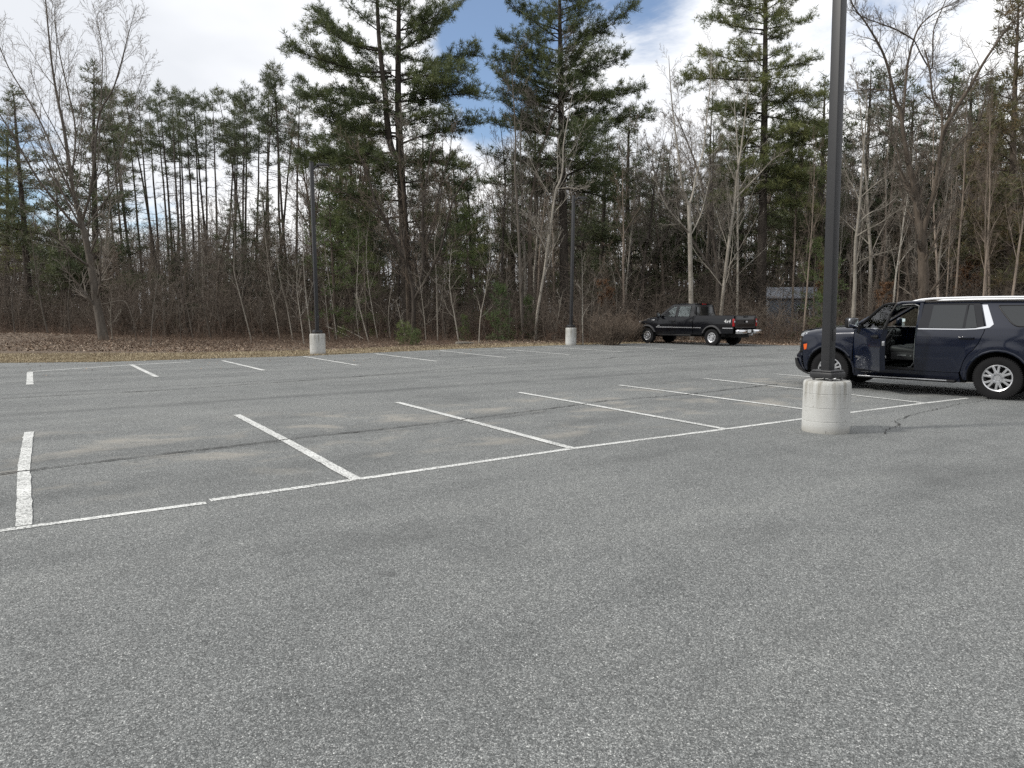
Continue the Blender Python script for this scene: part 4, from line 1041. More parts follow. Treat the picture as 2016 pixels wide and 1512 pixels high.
# ---------------------------------------------------------------- uncountable growth
rg = np.random.default_rng(77)
# far wood: a deep belt of thin stems and twigs that reads as one mass
th = Tubes()
for q in range(1500):
    Y = rg.uniform(76, 140); px = rg.uniform(-150, 2160); p = place(px, Y)
    lim = float(np.interp(px, [0, 560, 680, 900, 1000, 1400, 1600, 2016], [445, 440, 400, 360, 330, 300, 300, 250]))
    H = (at(px, lim, Y)[2])*rg.uniform(0.55, 1.08)
    pts = walk(rg, p, nrm(np.array([rg.normal(0, .08), 0, 1])), H, 5, 0.06, 0.02); r = np.linspace(rg.uniform(0.05, 0.14), 0.025, 6); th.add(pts, r, 4)
    for b in range(int(16 + H*1.6)):
        f = rg.uniform(0.1, 1)*4.99; i = int(f); c_ = pts[i] + (pts[i+1]-pts[i])*(f-i); az = rg.uniform(0, 6.28)
        L = rg.uniform(0.8, 2.6); th.add(walk(rg, c_, nrm(np.array([math.cos(az), math.sin(az), rg.uniform(0, 1.2)])), L, 3, 0.15, 0.05), np.linspace(0.03, 0.012, 4), 3)
o = link('distant_woods', th.mesh('distant_woods'), M_FAR); tag(o, 'grey-brown tangle of far leafless woods closing the view', None, None, 'stuff')


def woods_x(px, dd):
    x = ray(px, 600)[0]; yy = 38.0
    for _ in range(14): yy = front_y(x*yy) + dd
    return place(px, yy)


# undergrowth: low twiggy growth behind the front of the wood
th = Tubes()
for q in range(3600):
    px = rg.uniform(-150, 2120); dd = -0.3 + 22*rg.uniform(0, 1)**1.3
    p = woods_x(px, dd)
    H = rg.uniform(0.4, 1.9)*(0.45 if dd < 0.8 else 1); d = nrm(np.array([rg.normal(0, .4), rg.normal(0, .4), 1.0]))
    pts = walk(rg, p, d, H, 4, 0.14, 0.0); th.add(pts, np.linspace(rg.uniform(0.006, 0.012), 0.004, 5), 3)
    for b in range(5):
        f = rg.uniform(0.15, 1)*3.99; i = int(f); c_ = pts[i] + (pts[i+1]-pts[i])*(f-i); az = rg.uniform(0, 6.28)
        th.add(walk(rg, c_, nrm(np.array([math.cos(az), math.sin(az), rg.uniform(-0.2, 1)])), rg.uniform(0.2, 0.8), 3, 0.2, 0.0), np.array([0.006, 0.005, 0.004, 0.004]), 3)
for q in range(4200):                                              # sparse weeds and runners over the verge itself
    px = rg.uniform(-120, 900); dd = -rg.uniform(0, 1)**1.6*9.0
    p = woods_x(px, dd)
    if p[1] - edge_y(p[0]) < 1.2: continue
    d = nrm(np.array([rg.normal(0, .9), rg.normal(0, .9), 0.8])); H = rg.uniform(0.12, 0.75)
    th.add(walk(rg, p, d, H, 3, 0.22, -0.03), np.array([0.006, 0.005, 0.004, 0.003]), 3)
o = link('undergrowth', th.mesh('undergrowth'), M_TW_RED); tag(o, 'low tangled leafless undergrowth along the edge of the woods', None, None, 'stuff')
# thicket: whips of young growth, two to six metres tall, too many to count
th = Tubes()
for q in range(3400):
    px = rg.uniform(-150, 2120); dd = 1.0 + 32*rg.uniform(0, 1)**1.1
    p = woods_x(px, dd); top = float(np.interp(px, [0, 250, 560, 700, 1100, 2016], [450, 455, 440, 480, 500, 500]))
    H = max(1.0, at(px, top, p[1])[2])*rg.uniform(0.35, 1.05)*(0.6 if dd < 4 else 1)
    if 1500 < px < 1612 and p[1] < 52 and rg.random() < 0.62: H = min(H, 1.5)
    d = nrm(np.array([rg.normal(0, .16), rg.normal(0, .16), 1.0]))
    pts = walk(rg, p, d, H, 6, 0.08, 0.0); th.add(pts, np.linspace(rg.uniform(0.012, 0.03), 0.006, 7), 3)
    for b in range(int(6 + H*3.2)):
        f = rg.uniform(0.12, 1)*5.99; i = int(f); c_ = pts[i] + (pts[i+1]-pts[i])*(f-i); az = rg.uniform(0, 6.28)
        th.add(walk(rg, c_, nrm(np.array([math.cos(az), math.sin(az), rg.uniform(-0.1, 1.3)])), rg.uniform(0.35, 1.5), 3, 0.2, 0.02), np.array([0.009, 0.008, 0.006, 0.005]), 3)
o = link('thicket', th.mesh('thicket'), M_TH_GREY); tag(o, 'dense grey thicket of leafless whips inside the edge of the woods', None, None, 'stuff')
# leaf litter
n = 100000
px = rg.uniform(-200, 2150, n); dd = -13 + 27*rg.uniform(0, 1, n)
xr = (px-1008)/FPX; yy = np.full(n, 32.0); exs = [p[0] for p in EDGE]; eys = [p[1] for p in EDGE]
fxs = [p[0] for p in FRONT]; fys = [p[1] for p in FRONT]
for _ in range(12): yy = np.interp(xr*yy, fxs, fys) + dd
yy = np.maximum(yy, np.interp(xr*yy, exs, eys) + rg.uniform(0.8, 3.0, n))
pos = np.stack([xr*yy, yy, np.zeros(n)], 1); pos[:, 2] = [gz(a, b) + 0.02 for a, b in pos[:, :2]]
keep = rg.uniform(0, 1, n) < np.where(px < 500, 1.0, 0.6); pos = pos[keep]; m = len(pos)
a = rg.normal(0, 1, (m, 3)); a[:, 2] *= 0.5; a /= np.linalg.norm(a, axis=1, keepdims=True); b = np.cross(a, rg.normal(0, 1, (m, 3)) + np.array([0, 0, 2.0])); b /= np.linalg.norm(b, axis=1, keepdims=True)
s = rg.uniform(0.03, 0.062, m)[:, None]
V = np.stack([pos - a*s, pos + b*s*0.6, pos + a*s, pos - b*s*0.6], 1).reshape(-1, 3)
t = NT('fallen_leaves'); gi = t.n('ShaderNodeNewGeometry').outputs['Random Per Island']
b_ = t.bsdf(Base_Color=t.ramp(gi, [(0.0, (0.065, 0.041, 0.027)), (0.4, (0.14, 0.092, 0.061)), (0.75, (0.235, 0.168, 0.117)), (1.0, (0.40, 0.33, 0.26))]), Roughness=0.9)
M_LEAVES = t.out(b_.outputs[0])
o = link('fallen_leaves', mesh_np('fallen_leaves', V, np.arange(len(V)).reshape(-1, 4), 4, False), M_LEAVES); tag(o, 'brown fallen leaves scattered under the trees', None, None, 'stuff')
# dry grass verge
n = 90000
px = rg.uniform(-200, 1270, n); dd = (rg.uniform(0, 1, n)**1.6*6.0 - 0.12)*np.where(px < 700, 1.0, np.clip((1270-px)/570, 0.12, 1)); xr = (px-1008)/FPX; yy = np.full(n, 32.0)
for _ in range(14): yy = np.interp(xr*yy, exs, eys) + dd
pos = np.stack([xr*yy, yy, np.zeros(n)], 1); pos[:, 2] = [gz(a, b) for a, b in pos[:, :2]]
d = rg.normal(0, 1, (n, 3))*np.array([1, 1, 0.25]) + np.array([0, 0, 0.45]); d /= np.linalg.norm(d, axis=1, keepdims=True)
w = np.cross(d, rg.normal(0, 1, (n, 3))); w /= np.linalg.norm(w, axis=1, keepdims=True); L = rg.uniform(0.05, 0.14, n)[:, None]
V = np.stack([pos - w*0.012, pos + w*0.012, pos + d*L], 1).reshape(-1, 3)
t = NT('dry_grass'); c = t.coord('Object'); gi = t.n('ShaderNodeNewGeometry').outputs['Random Per Island']; nn = t.noise(c, 0.6, 4)
f = t.math('ADD', t.math('MULTIPLY', gi, 0.55), t.math('MULTIPLY', nn, 0.6))
b_ = t.bsdf(Base_Color=t.ramp(f, [(0.25, (0.15, 0.115, 0.075)), (0.5, (0.28, 0.225, 0.145)), (0.72, (0.42, 0.355, 0.235)), (0.95, (0.54, 0.475, 0.34))]), Roughness=0.9)
M_GRASS = t.out(b_.outputs[0])
o = link('dry_grass', tri_mesh('dry_grass', V), M_GRASS); tag(o, 'dry straw coloured grass strip along the asphalt edge', None, None, 'stuff')

# fallen wood
def fallen(px, label, r):
    tb = MB(); pts = [G(*p) + np.array([0, 0, p_z]) for p, p_z in px]; b0 = pts[0].copy()
    tb.tube([Vector(q - b0) for q in pts], list(np.linspace(r, r*0.45, len(pts))), 7); o = tb.build('fallen_branch', M_BK_PALE); o.location = b0; tag(o, label, 'branch')


fallen([((642, 664), .75), ((660, 664), .5), ((690, 667), .12)], 'pale fallen branch slanting to the ground past the lamp post on the verge', 0.05)
fallen([((655, 662), .85), ((685, 665), .5), ((715, 669), .1)], 'second thinner fallen branch lying across the pale slanting one', 0.035)
fallen([((898, 679), .08), ((915, 678.5), .1), ((932, 678), .08)], 'short dead log lying on the dry grass strip', 0.09)

# small grey outbuilding seen through the trees
hb0 = place(1558, 53); hb0[2] = gz(hb0[0], hb0[1]) - 0.1
shed = empty('outbuilding', tuple(hb0), R(-12), 'small pale blue-grey outbuilding seen through the trees beyond the pickup tailgate', 'shed')
M_SIDING = simple('blue_grey_siding', (0.20, 0.23, 0.27), 0.7, 0, 0.12, 3); M_WTRIM = simple('white_trim', (0.72, 0.73, 0.74), 0.6, 0, 0.06, 3); M_ROOFING = simple('grey_roofing', (0.30, 0.32, 0.36), 0.7, 0, 0.15, 6)
wl = MB(); wl.box((0, 0, 1.35), (3.7, 3.0, 2.7)); wl.build('wall', M_SIDING, shed)
rf = MB()
for sg in (1, -1): rf.box((0, sg*0.85, 3.05), (4.1, 1.95, 0.09), Matrix.Rotation(R(-24*sg), 3, 'X'))
rf.build('roof', M_ROOFING, shed)
for sx in (-1.86, 1.86):
    for sy in (-1.51, 1.51): MB().box((sx, sy, 1.34), (0.14, 0.14, 2.68)).build('corner_trim', M_WTRIM, shed)
wn = MB(); wn.box((0.6, -1.53, 1.5), (0.9, 0.05, 0.9)); wn = wn.build('window', M_WTRIM, shed); MB().box((0.6, -1.56, 1.5), (0.74, 0.03, 0.74)).build('pane', M_DARKPANE, wn)

# unseen woods round the other sides, added to darken reflections in the car paint
th = Tubes()
for q in range(800):
    a = rg.uniform(R(150), R(390)); Rr = rg.uniform(38, 62); x, y = math.cos(a)*Rr, math.sin(a)*Rr
    if y > 16: continue
    H = rg.uniform(8, 15); pts = walk(rg, np.array([x, y, -0.1]), nrm(np.array([rg.normal(0, .06), rg.normal(0, .06), 1])), H, 5, 0.05, 0.02); th.add(pts, np.linspace(rg.uniform(0.10, 0.25), 0.04, 6), 4)
    for b in range(40):
        f = rg.uniform(0.02, 1)*4.99; i = int(f); c_ = pts[i] + (pts[i+1]-pts[i])*(f-i); az = rg.uniform(0, 6.28)
        th.add(walk(rg, c_, nrm(np.array([math.cos(az), math.sin(az), rg.uniform(-0.1, 1)])), rg.uniform(0.8, 2.4), 3, 0.15, 0.05), np.linspace(0.06, 0.02, 4), 3)
o = link('unseen_woods', th.mesh('unseen_woods'), M_TW_BROWN); tag(o, 'unseen leafless woods added round the parking lot to darken reflections', None, None, 'stuff')

# young beeches that have kept their dry leaves
rgb_ = np.random.default_rng(91)
th, fi = bare_tree(88, 5.0, 0.05, spec=SLIM)
pts = np.concatenate([np.array([a for a, _ in L]).reshape(-1, 3) for L in fi.g.values()]); pts = pts[rgb_.random(len(pts)) < 0.35]; pts = pts[pts[:, 2] < 3.6]
V = blades(rgb_, pts + rgb_.normal(0, 0.04, pts.shape), np.tile([0, 0, -0.6], (len(pts), 1)), np.full(len(pts), 0.085), 2, 0.26)
BEECH = Kind('young_beech', [('trunk', th.mesh('trunk'), M_BK_GREY), ('twigs', fi.mesh('twigs'), M_TW_BROWN), ('crown', tri_mesh('crown', V), M_LF_BROWN)], 'tree')
for px, Y, sc, lab in ((1742, 42, 0.95, 'young beech keeping its dry brown leaves beside the white birch over the hood'), (1192, 44, 1.0, 'young beech keeping its dry brown leaves near the rounded shrub'), (1620, 47, 1.3, 'brown-leaved young beech behind the near lamp post'), (1905, 48, 1.5, 'brown-leaved young beech behind the roof rails of the navy vehicle')):
    BEECH.put(place(px, Y), px, sc, lab, None)

# a few leaves blown out onto the asphalt
n = 420
px = rg.uniform(-100, 2100, n); dd = -rg.uniform(0, 1, n)**2.2*7.0; xr = (px-1008)/FPX; yy = np.full(n, 28.0)
for _ in range(14): yy = np.interp(xr*yy, exs, eys) + dd
pos = np.stack([xr*yy, yy, np.full(n, 0.014)], 1); a = rg.normal(0, 1, (n, 3)); a[:, 2] *= 0.15; a /= np.linalg.norm(a, axis=1, keepdims=True)
b = np.cross(a, np.array([0, 0, 1.0]) + rg.normal(0, 0.25, (n, 3))); b /= np.linalg.norm(b, axis=1, keepdims=True); s_ = rg.uniform(0.02, 0.045, n)[:, None]
V = np.stack([pos - a*s_, pos + b*s_*0.6, pos + a*s_, pos - b*s_*0.6], 1).reshape(-1, 3)
o = link('blown_leaves', mesh_np('blown_leaves', V, np.arange(len(V)).reshape(-1, 4), 4, False), M_LEAVES); tag(o, 'scattered dry leaves blown onto the asphalt edge', None, None, 'stuff')
# ================================================================ vehicles: materials
def paint(name, col, flake=0.25, rough=0.28):
    t = NT(name); c = t.coord('Object')
    n = t.noise(c, 2.2, 5, 0.6)
    dirt = t.n('ShaderNodeSeparateXYZ', {0: c}).outputs[2]
    low = t.math('MULTIPLY', t.ramp(dirt, [(0.25, (1, 1, 1)), (0.75, (0, 0, 0))]), t.math('MULTIPLY', n, 0.14))
    b = t.bsdf(Base_Color=t.mix(low, col, (0.09, 0.085, 0.08)), Metallic=flake, Roughness=t.math('ADD', t.math('MULTIPLY', low, 0.6), rough))
    b.inputs['Specular IOR Level'].default_value = 0.15; b.inputs['Coat Weight'].default_value = 1.0; b.inputs['Coat Roughness'].default_value = 0.06; b.inputs['Coat IOR'].default_value = 1.45
    return t.out(b.outputs[0])


M_NAVY = paint('navy_paint', (0.0030, 0.0058, 0.0165), 0.10)
M_BLACK = paint('black_paint', (0.0025, 0.003, 0.005), 0.02)
M_BLACK.node_tree.nodes['Principled BSDF'].inputs['Coat Weight'].default_value = 0.75
M_TRIM = simple('black_trim', (0.010, 0.010, 0.011), 0.45, 0, 0.2, 20, Specular_IOR_Level=0.25)
M_GLOSS = simple('gloss_black', (0.010, 0.010, 0.012), 0.06)
M_FLARE = simple('dark_grey_flare', (0.045, 0.045, 0.048), 0.5, 0, 0.15, 15)
M_RUBBER = simple('tyre_rubber', (0.011, 0.011, 0.012), 0.85, 0, 0.25, 12, 0.2, Specular_IOR_Level=0.2)
M_CHROME = simple('bright_chrome', (0.72, 0.73, 0.75), 0.13, 1.0)
M_RAIL = simple('satin_aluminium', (0.80, 0.81, 0.83), 0.34, 0.75)
M_ALLOY = simple('alloy_wheel', (0.62, 0.63, 0.65), 0.28, 0.85, 0.06, 9)
M_LEATHER = simple('black_leather', (0.018, 0.018, 0.020), 0.5, 0, 0.2, 6, Specular_IOR_Level=0.3)
M_INNER = simple('dark_interior', (0.016, 0.016, 0.018), 0.75)
M_HEADLINER = simple('grey_headliner', (0.16, 0.16, 0.155), 0.9)
M_UNDER = simple('underbody', (0.010, 0.010, 0.010), 0.9)
M_GREYPLASTIC = simple('grey_plastic', (0.13, 0.135, 0.14), 0.45)
M_ORANGE = simple('amber_lamp', (0.62, 0.10, 0.012), 0.2)
M_RED = simple('red_lamp', (0.30, 0.008, 0.010), 0.12, 0, 0.2, 9)
M_LAMP = simple('clear_lamp', (0.40, 0.42, 0.45), 0.08, 0.4)
M_WHITE = simple('white_decal', (0.68, 0.69, 0.70), 0.5)
M_MIRROR = simple('mirror_glass', (0.85, 0.88, 0.92), 0.02, 1.0)
M_SILVER = simple('silver_badge', (0.55, 0.56, 0.58), 0.25, 0.8)
t = NT('privacy_glass'); b = t.bsdf(Base_Color=(0.012, 0.014, 0.015, 1), Roughness=0.03); b.inputs['IOR'].default_value = 1.7; t.t.links.new(t.bump(t.noise(t.mapping(t.coord('Object'), scale=(0.6, 0.6, 9)), 1.2, 3, 0.5), 0.10, 0.02), b.inputs['Normal'])
M_DARKGLASS = t.out(b.outputs[0])
t = NT('window_glass')
fr = t.n('ShaderNodeFresnel', {'IOR': 1.5}).outputs[0]
tr = t.n('ShaderNodeBsdfTransparent', {'Color': (0.80, 0.85, 0.83, 1)}).outputs[0]; gl = t.n('ShaderNodeBsdfGlossy', {'Roughness': 0.02}).outputs[0]
M_GLASS = t.out(t.n('ShaderNodeMixShader', {0: fr, 1: tr, 2: gl}).outputs[0])


def rc(pts, rad, k=5):
    """round the corners of an outline; rad is one number or one per corner"""
    n = len(pts); rad = rad if hasattr(rad, '__len__') else [rad]*n; out = []
    for i in range(n):
        p, a, b = Vector(pts[i]), Vector(pts[i-1]), Vector(pts[(i+1) % n]); r = rad[i]
        da, db = (a-p), (b-p); la, lb = da.length, db.length
        if r <= 0 or la < 1e-6 or lb < 1e-6: out.append(tuple(p)); continue
        r_ = min(r, la*0.48, lb*0.48); s, e = p + da/la*r_, p + db/lb*r_
        for q in range(k+1):
            u = q/k; out.append(tuple((1-u)**2*s + 2*u*(1-u)*p + u*u*e))
    return out


def arc(cx, cz, r, a0, a1, k=14): return [(cx + r*math.cos(R(a0 + (a1-a0)*i/k)), cz + r*math.sin(R(a0 + (a1-a0)*i/k))) for i in range(k+1)]


def panel(outline, fn, step=0.07, thick=0.0, flip=False):
    """flat outline cut into a grid, then bent onto a surface by fn(a, b) -> (x, y, z)"""
    b = bmesh.new(); vs = [b.verts.new((p[0], p[1], 0)) for p in outline]; f = b.faces.new(vs)
    for ax in (0, 1):
        lo, hi = min(p[ax] for p in outline), max(p[ax] for p in outline)
        k = math.floor(lo/step) + 1
        while k*step < hi - 1e-4:
            no = (1, 0, 0) if ax == 0 else (0, 1, 0); co = (k*step, 0, 0) if ax == 0 else (0, k*step, 0)
            bmesh.ops.bisect_plane(b, geom=b.verts[:] + b.edges[:] + b.faces[:], plane_co=co, plane_no=no, dist=1e-5); k += 1
    for v in b.verts: v.co = Vector(fn(v.co.x, v.co.y))
    # turn every face outward, then give the sheet its thickness on the inner side
    b.normal_update(); n = Vector((0, 0, 0)); c = Vector((0, 0, 0))
    for f in b.faces: n += f.normal*f.calc_area(); c += f.calc_center_median()/len(b.faces)
    hint = Vector((0.2 if c.x > 1.4 else -0.2, -1.0 if flip else 1.0, 0.3))
    if n.dot(hint) < 0: bmesh.ops.reverse_faces(b, faces=b.faces[:]); b.normal_update()
    if thick:
        outer = b.faces[:]; rim = [(e.verts[0], e.verts[1], e.link_loops[0].vert == e.verts[0]) for e in b.edges if len(e.link_faces) == 1]
        inner = {v: b.verts.new(v.co - v.normal*thick) for v in b.verts[:]}
        for f in outer: b.faces.new([inner[v] for v in reversed(f.verts)])
        for v0, v1, fwd_ in rim:
            p, q = (v0, v1) if fwd_ else (v1, v0)
            b.faces.new((q, p, inner[p], inner[q]))
    return b


def put_panel(name, outline, fn, mat, parent, step=0.07, thick=0.02, flip=False):
    b = panel(outline, fn, step, thick, flip); m = MB(); m.merge(b)
    return m.build(name, mat, parent, smooth=True, angle=R(40))


def table(x, T): return float(np.interp(x, [a for a, _ in T], [b for _, b in T]))


def smooth_table(x, T):
    """monotone cubic through the table"""
    xs = [a for a, _ in T]; ys = [b for _, b in T]
    if x <= xs[0]: return ys[0]
    if x >= xs[-1]: return ys[-1]
    i = max(j for j in range(len(xs)-1) if xs[j] <= x); h = xs[i+1]-xs[i]; u = (x-xs[i])/h
    d = [(ys[j+1]-ys[j])/(xs[j+1]-xs[j]) for j in range(len(xs)-1)]
    def m(j):
        if j == 0: return d[0]
        if j == len(xs)-1: return d[-1]
        return 0 if d[j-1]*d[j] <= 0 else 2*d[j-1]*d[j]/(d[j-1]+d[j])
    m0, m1 = m(i)*h, m(i+1)*h
    return (2*u**3-3*u*u+1)*ys[i] + (u**3-2*u*u+u)*m0 + (-2*u**3+3*u*u)*ys[i+1] + (u**3-u*u)*m1


def wheel(parent, loc, rad, wid, rimr, style, side):
    """tyre with rim, hub and spokes; side = +1 when the outer face looks to +Y"""
    e = empty('wheel', loc); e.parent = parent; e.rotation_euler = (0, RG.uniform(0, 6.28), 0)
    h = wid/2; s = side
    prof = [(rimr-0.012, -h*0.80), (rimr+0.012, -h*0.92), (rad*0.86, -h), (rad*0.955, -h*0.92), (rad-0.006, -h*0.78), (rad, -h*0.5), (rad, h*0.5), (rad-0.006, h*0.78), (rad*0.955, h*0.92), (rad*0.86, h), (rimr+0.012, h*0.92), (rimr-0.012, h*0.80)]
    t_ = MB(); t_.lathe(prof, 48, 'Y')
    for q in range(64):                                            # tread blocks on the shoulders
        a = 2*math.pi*q/64
        for sg in (-1, 1):
            t_.box(((rad-0.0145)*math.cos(a), sg*h*0.70, (rad-0.0145)*math.sin(a)), (0.030, h*0.5, 0.021), Matrix.Rotation(-a, 3, 'Y'))
    t_.build('tyre', M_RUBBER, e, angle=R(30))
    r_ = MB(); yo = s*h*0.72
    r_.lathe([(rimr+0.004, s*h*0.86), (rimr-0.004, s*h*0.90), (rimr-0.022, s*h*0.84), (rimr-0.03, s*h*0.5), (rimr-0.04, -s*h*0.3)], 48, 'Y')
    yc = s*h*0.62
    if style == 'split':
        for q in range(6):
            for d_ in (-0.16, 0.16):
                a0 = 2*math.pi*q/6 + d_*0.55; a1 = 2*math.pi*q/6 + d_*1.35
                p0 = Vector((0.07*math.cos(a0), yc, 0.07*math.sin(a0))); p1 = Vector(((rimr-0.015)*math.cos(a1), yc + s*0.02, (rimr-0.015)*math.sin(a1)))
                mid = (p0+p1)/2; L = (p1-p0).length; ang = math.atan2(p1.z-p0.z, p1.x-p0.x)
                r_.box(mid, (L, 0.045, 0.043), Matrix.Rotation(-ang, 3, 'Y'), 0.006, 1)
        r_.lathe([(0.001, yc+s*0.024), (0.05, yc+s*0.024), (0.062, yc+s*0.012), (0.105, yc+s*0.012), (0.115, yc-s*0.01), (0.115, yc-s*0.04)], 24, 'Y')
    else:
        # steel dish with eight oval holes
        ri, ro = 0.075, rimr - 0.02
        k = 64; rs = [0.001, ri, ri+0.02, (ri+ro)/2-0.03, (ri+ro)/2+0.03, ro-0.012, ro]; ys = [0.045, 0.045, 0.0, 0.015, 0.018, 0.02, 0.02]; V = []
        for r0, y0 in zip(rs, ys): V.append([r_.bm.verts.new((r0*math.cos(2*math.pi*q/k), yc + s*y0, r0*math.sin(2*math.pi*q/k))) for q in range(k)])
        for i in range(len(rs)-1):
            for q in range(k):
                if i == 3 and q % 8 in (2, 3, 4, 5): continue
                r_.bm.faces.new((V[i][q], V[i][(q+1) % k], V[i+1][(q+1) % k], V[i+1][q]))
    r_.build('rim', M_ALLOY, e, angle=R(35))
    MB().lathe([(rimr-0.03, -s*h*0.2), (0.02, -s*h*0.2), (0.001, -s*h*0.2)], 32, 'Y').build('brake_shadow', M_UNDER, e)
    lg = MB()
    n = 6 if style == 'split' else 8
    for q in range(n):
        a = 2*math.pi*(q+0.5)/n; lg.lathe([(0.001, yc+s*0.045), (0.012, yc+s*0.045), (0.014, yc+s*0.005)], 6, 'Y', (0.082*math.cos(a), 0, 0.082*math.sin(a)))
    if style == 'split': lg.build('lug_nuts', M_CHROME, e)
    else: lg.bm.free()
    return e


def text_mesh(txt, size, depth=0.002, shear=0.0):
    c = bpy.data.curves.new('lettering', 'FONT'); c.body = txt; c.size = size; c.extrude = depth; c.align_x = 'CENTER'; c.align_y = 'CENTER'; c.shear = shear
    o = bpy.data.objects.new('lettering', c); COL.objects.link(o); bpy.context.view_layer.update()
    me = bpy.data.meshes.new_from_object(o.evaluated_get(bpy.context.evaluated_depsgraph_get())); bpy.data.objects.remove(o); bpy.data.curves.remove(c); return me


# ================================================================ the navy vehicle (x forward from the rear axle, y to its driver's side, z up)
SW_TH = R(44.7)
rwc = G(1960, 789)
lft = np.array([-math.cos(SW_TH), -math.sin(SW_TH), 0]); fwd = np.array([-math.sin(SW_TH), math.cos(SW_TH), 0])
HWID = 1.0
org = rwc - lft*(HWID - 0.03)
suv = empty('sport_utility_vehicle', tuple(org), math.atan2(fwd[1], fwd[0]), 'dark navy four-door vehicle with its driver door open and polished roof rails', 'car')
WB, AX, TR = 3.07, 0.40, 0.40
WT = [(0.25, 0.90), (0.36, 0.95), (0.50, 0.975), (0.72, 0.992), (0.92, 1.002), (1.06, 1.0), (1.16, 0.996), (1.205, 0.985), (1.225, 0.978), (1.33, 0.952), (1.45, 0.905), (1.60, 0.848), (1.76, 0.785), (1.82, 0.75), (1.88, 0.66)]
HOODE = [(2.45, 1.315), (2.75, 1.305), (3.1, 1.29), (3.4, 1.268), (3.65, 1.232), (3.8, 1.19), (3.95, 1.09)]


def W_suv(x, z):
    w = smooth_table(z, WT)
    if x > 2.42:
        k = min(1.0, (x-2.42)/0.2); d = smooth_table(x, HOODE) - z
        roll = smooth_table(d, [(-0.02, -0.24), (0.0, -0.20), (0.025, -0.12), (0.06, -0.055), (0.11, -0.015), (0.2, 0.0)])
        wf = smooth_table(min(z, 1.16), WT) + roll; w = w*(1-k) + wf*k
    if x > 3.05: w -= 0.095*((x-3.05)/0.6)**2
    if x < -0.7: w -= 0.07*((-0.7-x)/0.55)**2
    for ax in (0, WB):                                               # swell over the wheels
        r = math.hypot(x-ax, (z-AX)); w += 0.022*math.exp(-((r-0.56)/0.10)**2)
    return w


def side(s): return lambda a, b: (a, s*W_suv(a, b), b)


def arch_pts(ax, r, zlow):
    """front-to-back half ring of the wheel opening starting and ending at height zlow"""
    a = math.degrees(math.asin((zlow-AX)/r)); return arc(ax, AX, r, a, 180-a)


def roofz(x, y): return 1.872 - 0.03*((x-0.4)/1.5)**2 - 0.062*(abs(y)/0.78)**2.6 - (0.05*((x-1.45)/0.45)**2 if x > 1.45 else 0) - (0.05*((-0.8-x)/0.4)**2 if x < -0.8 else 0)


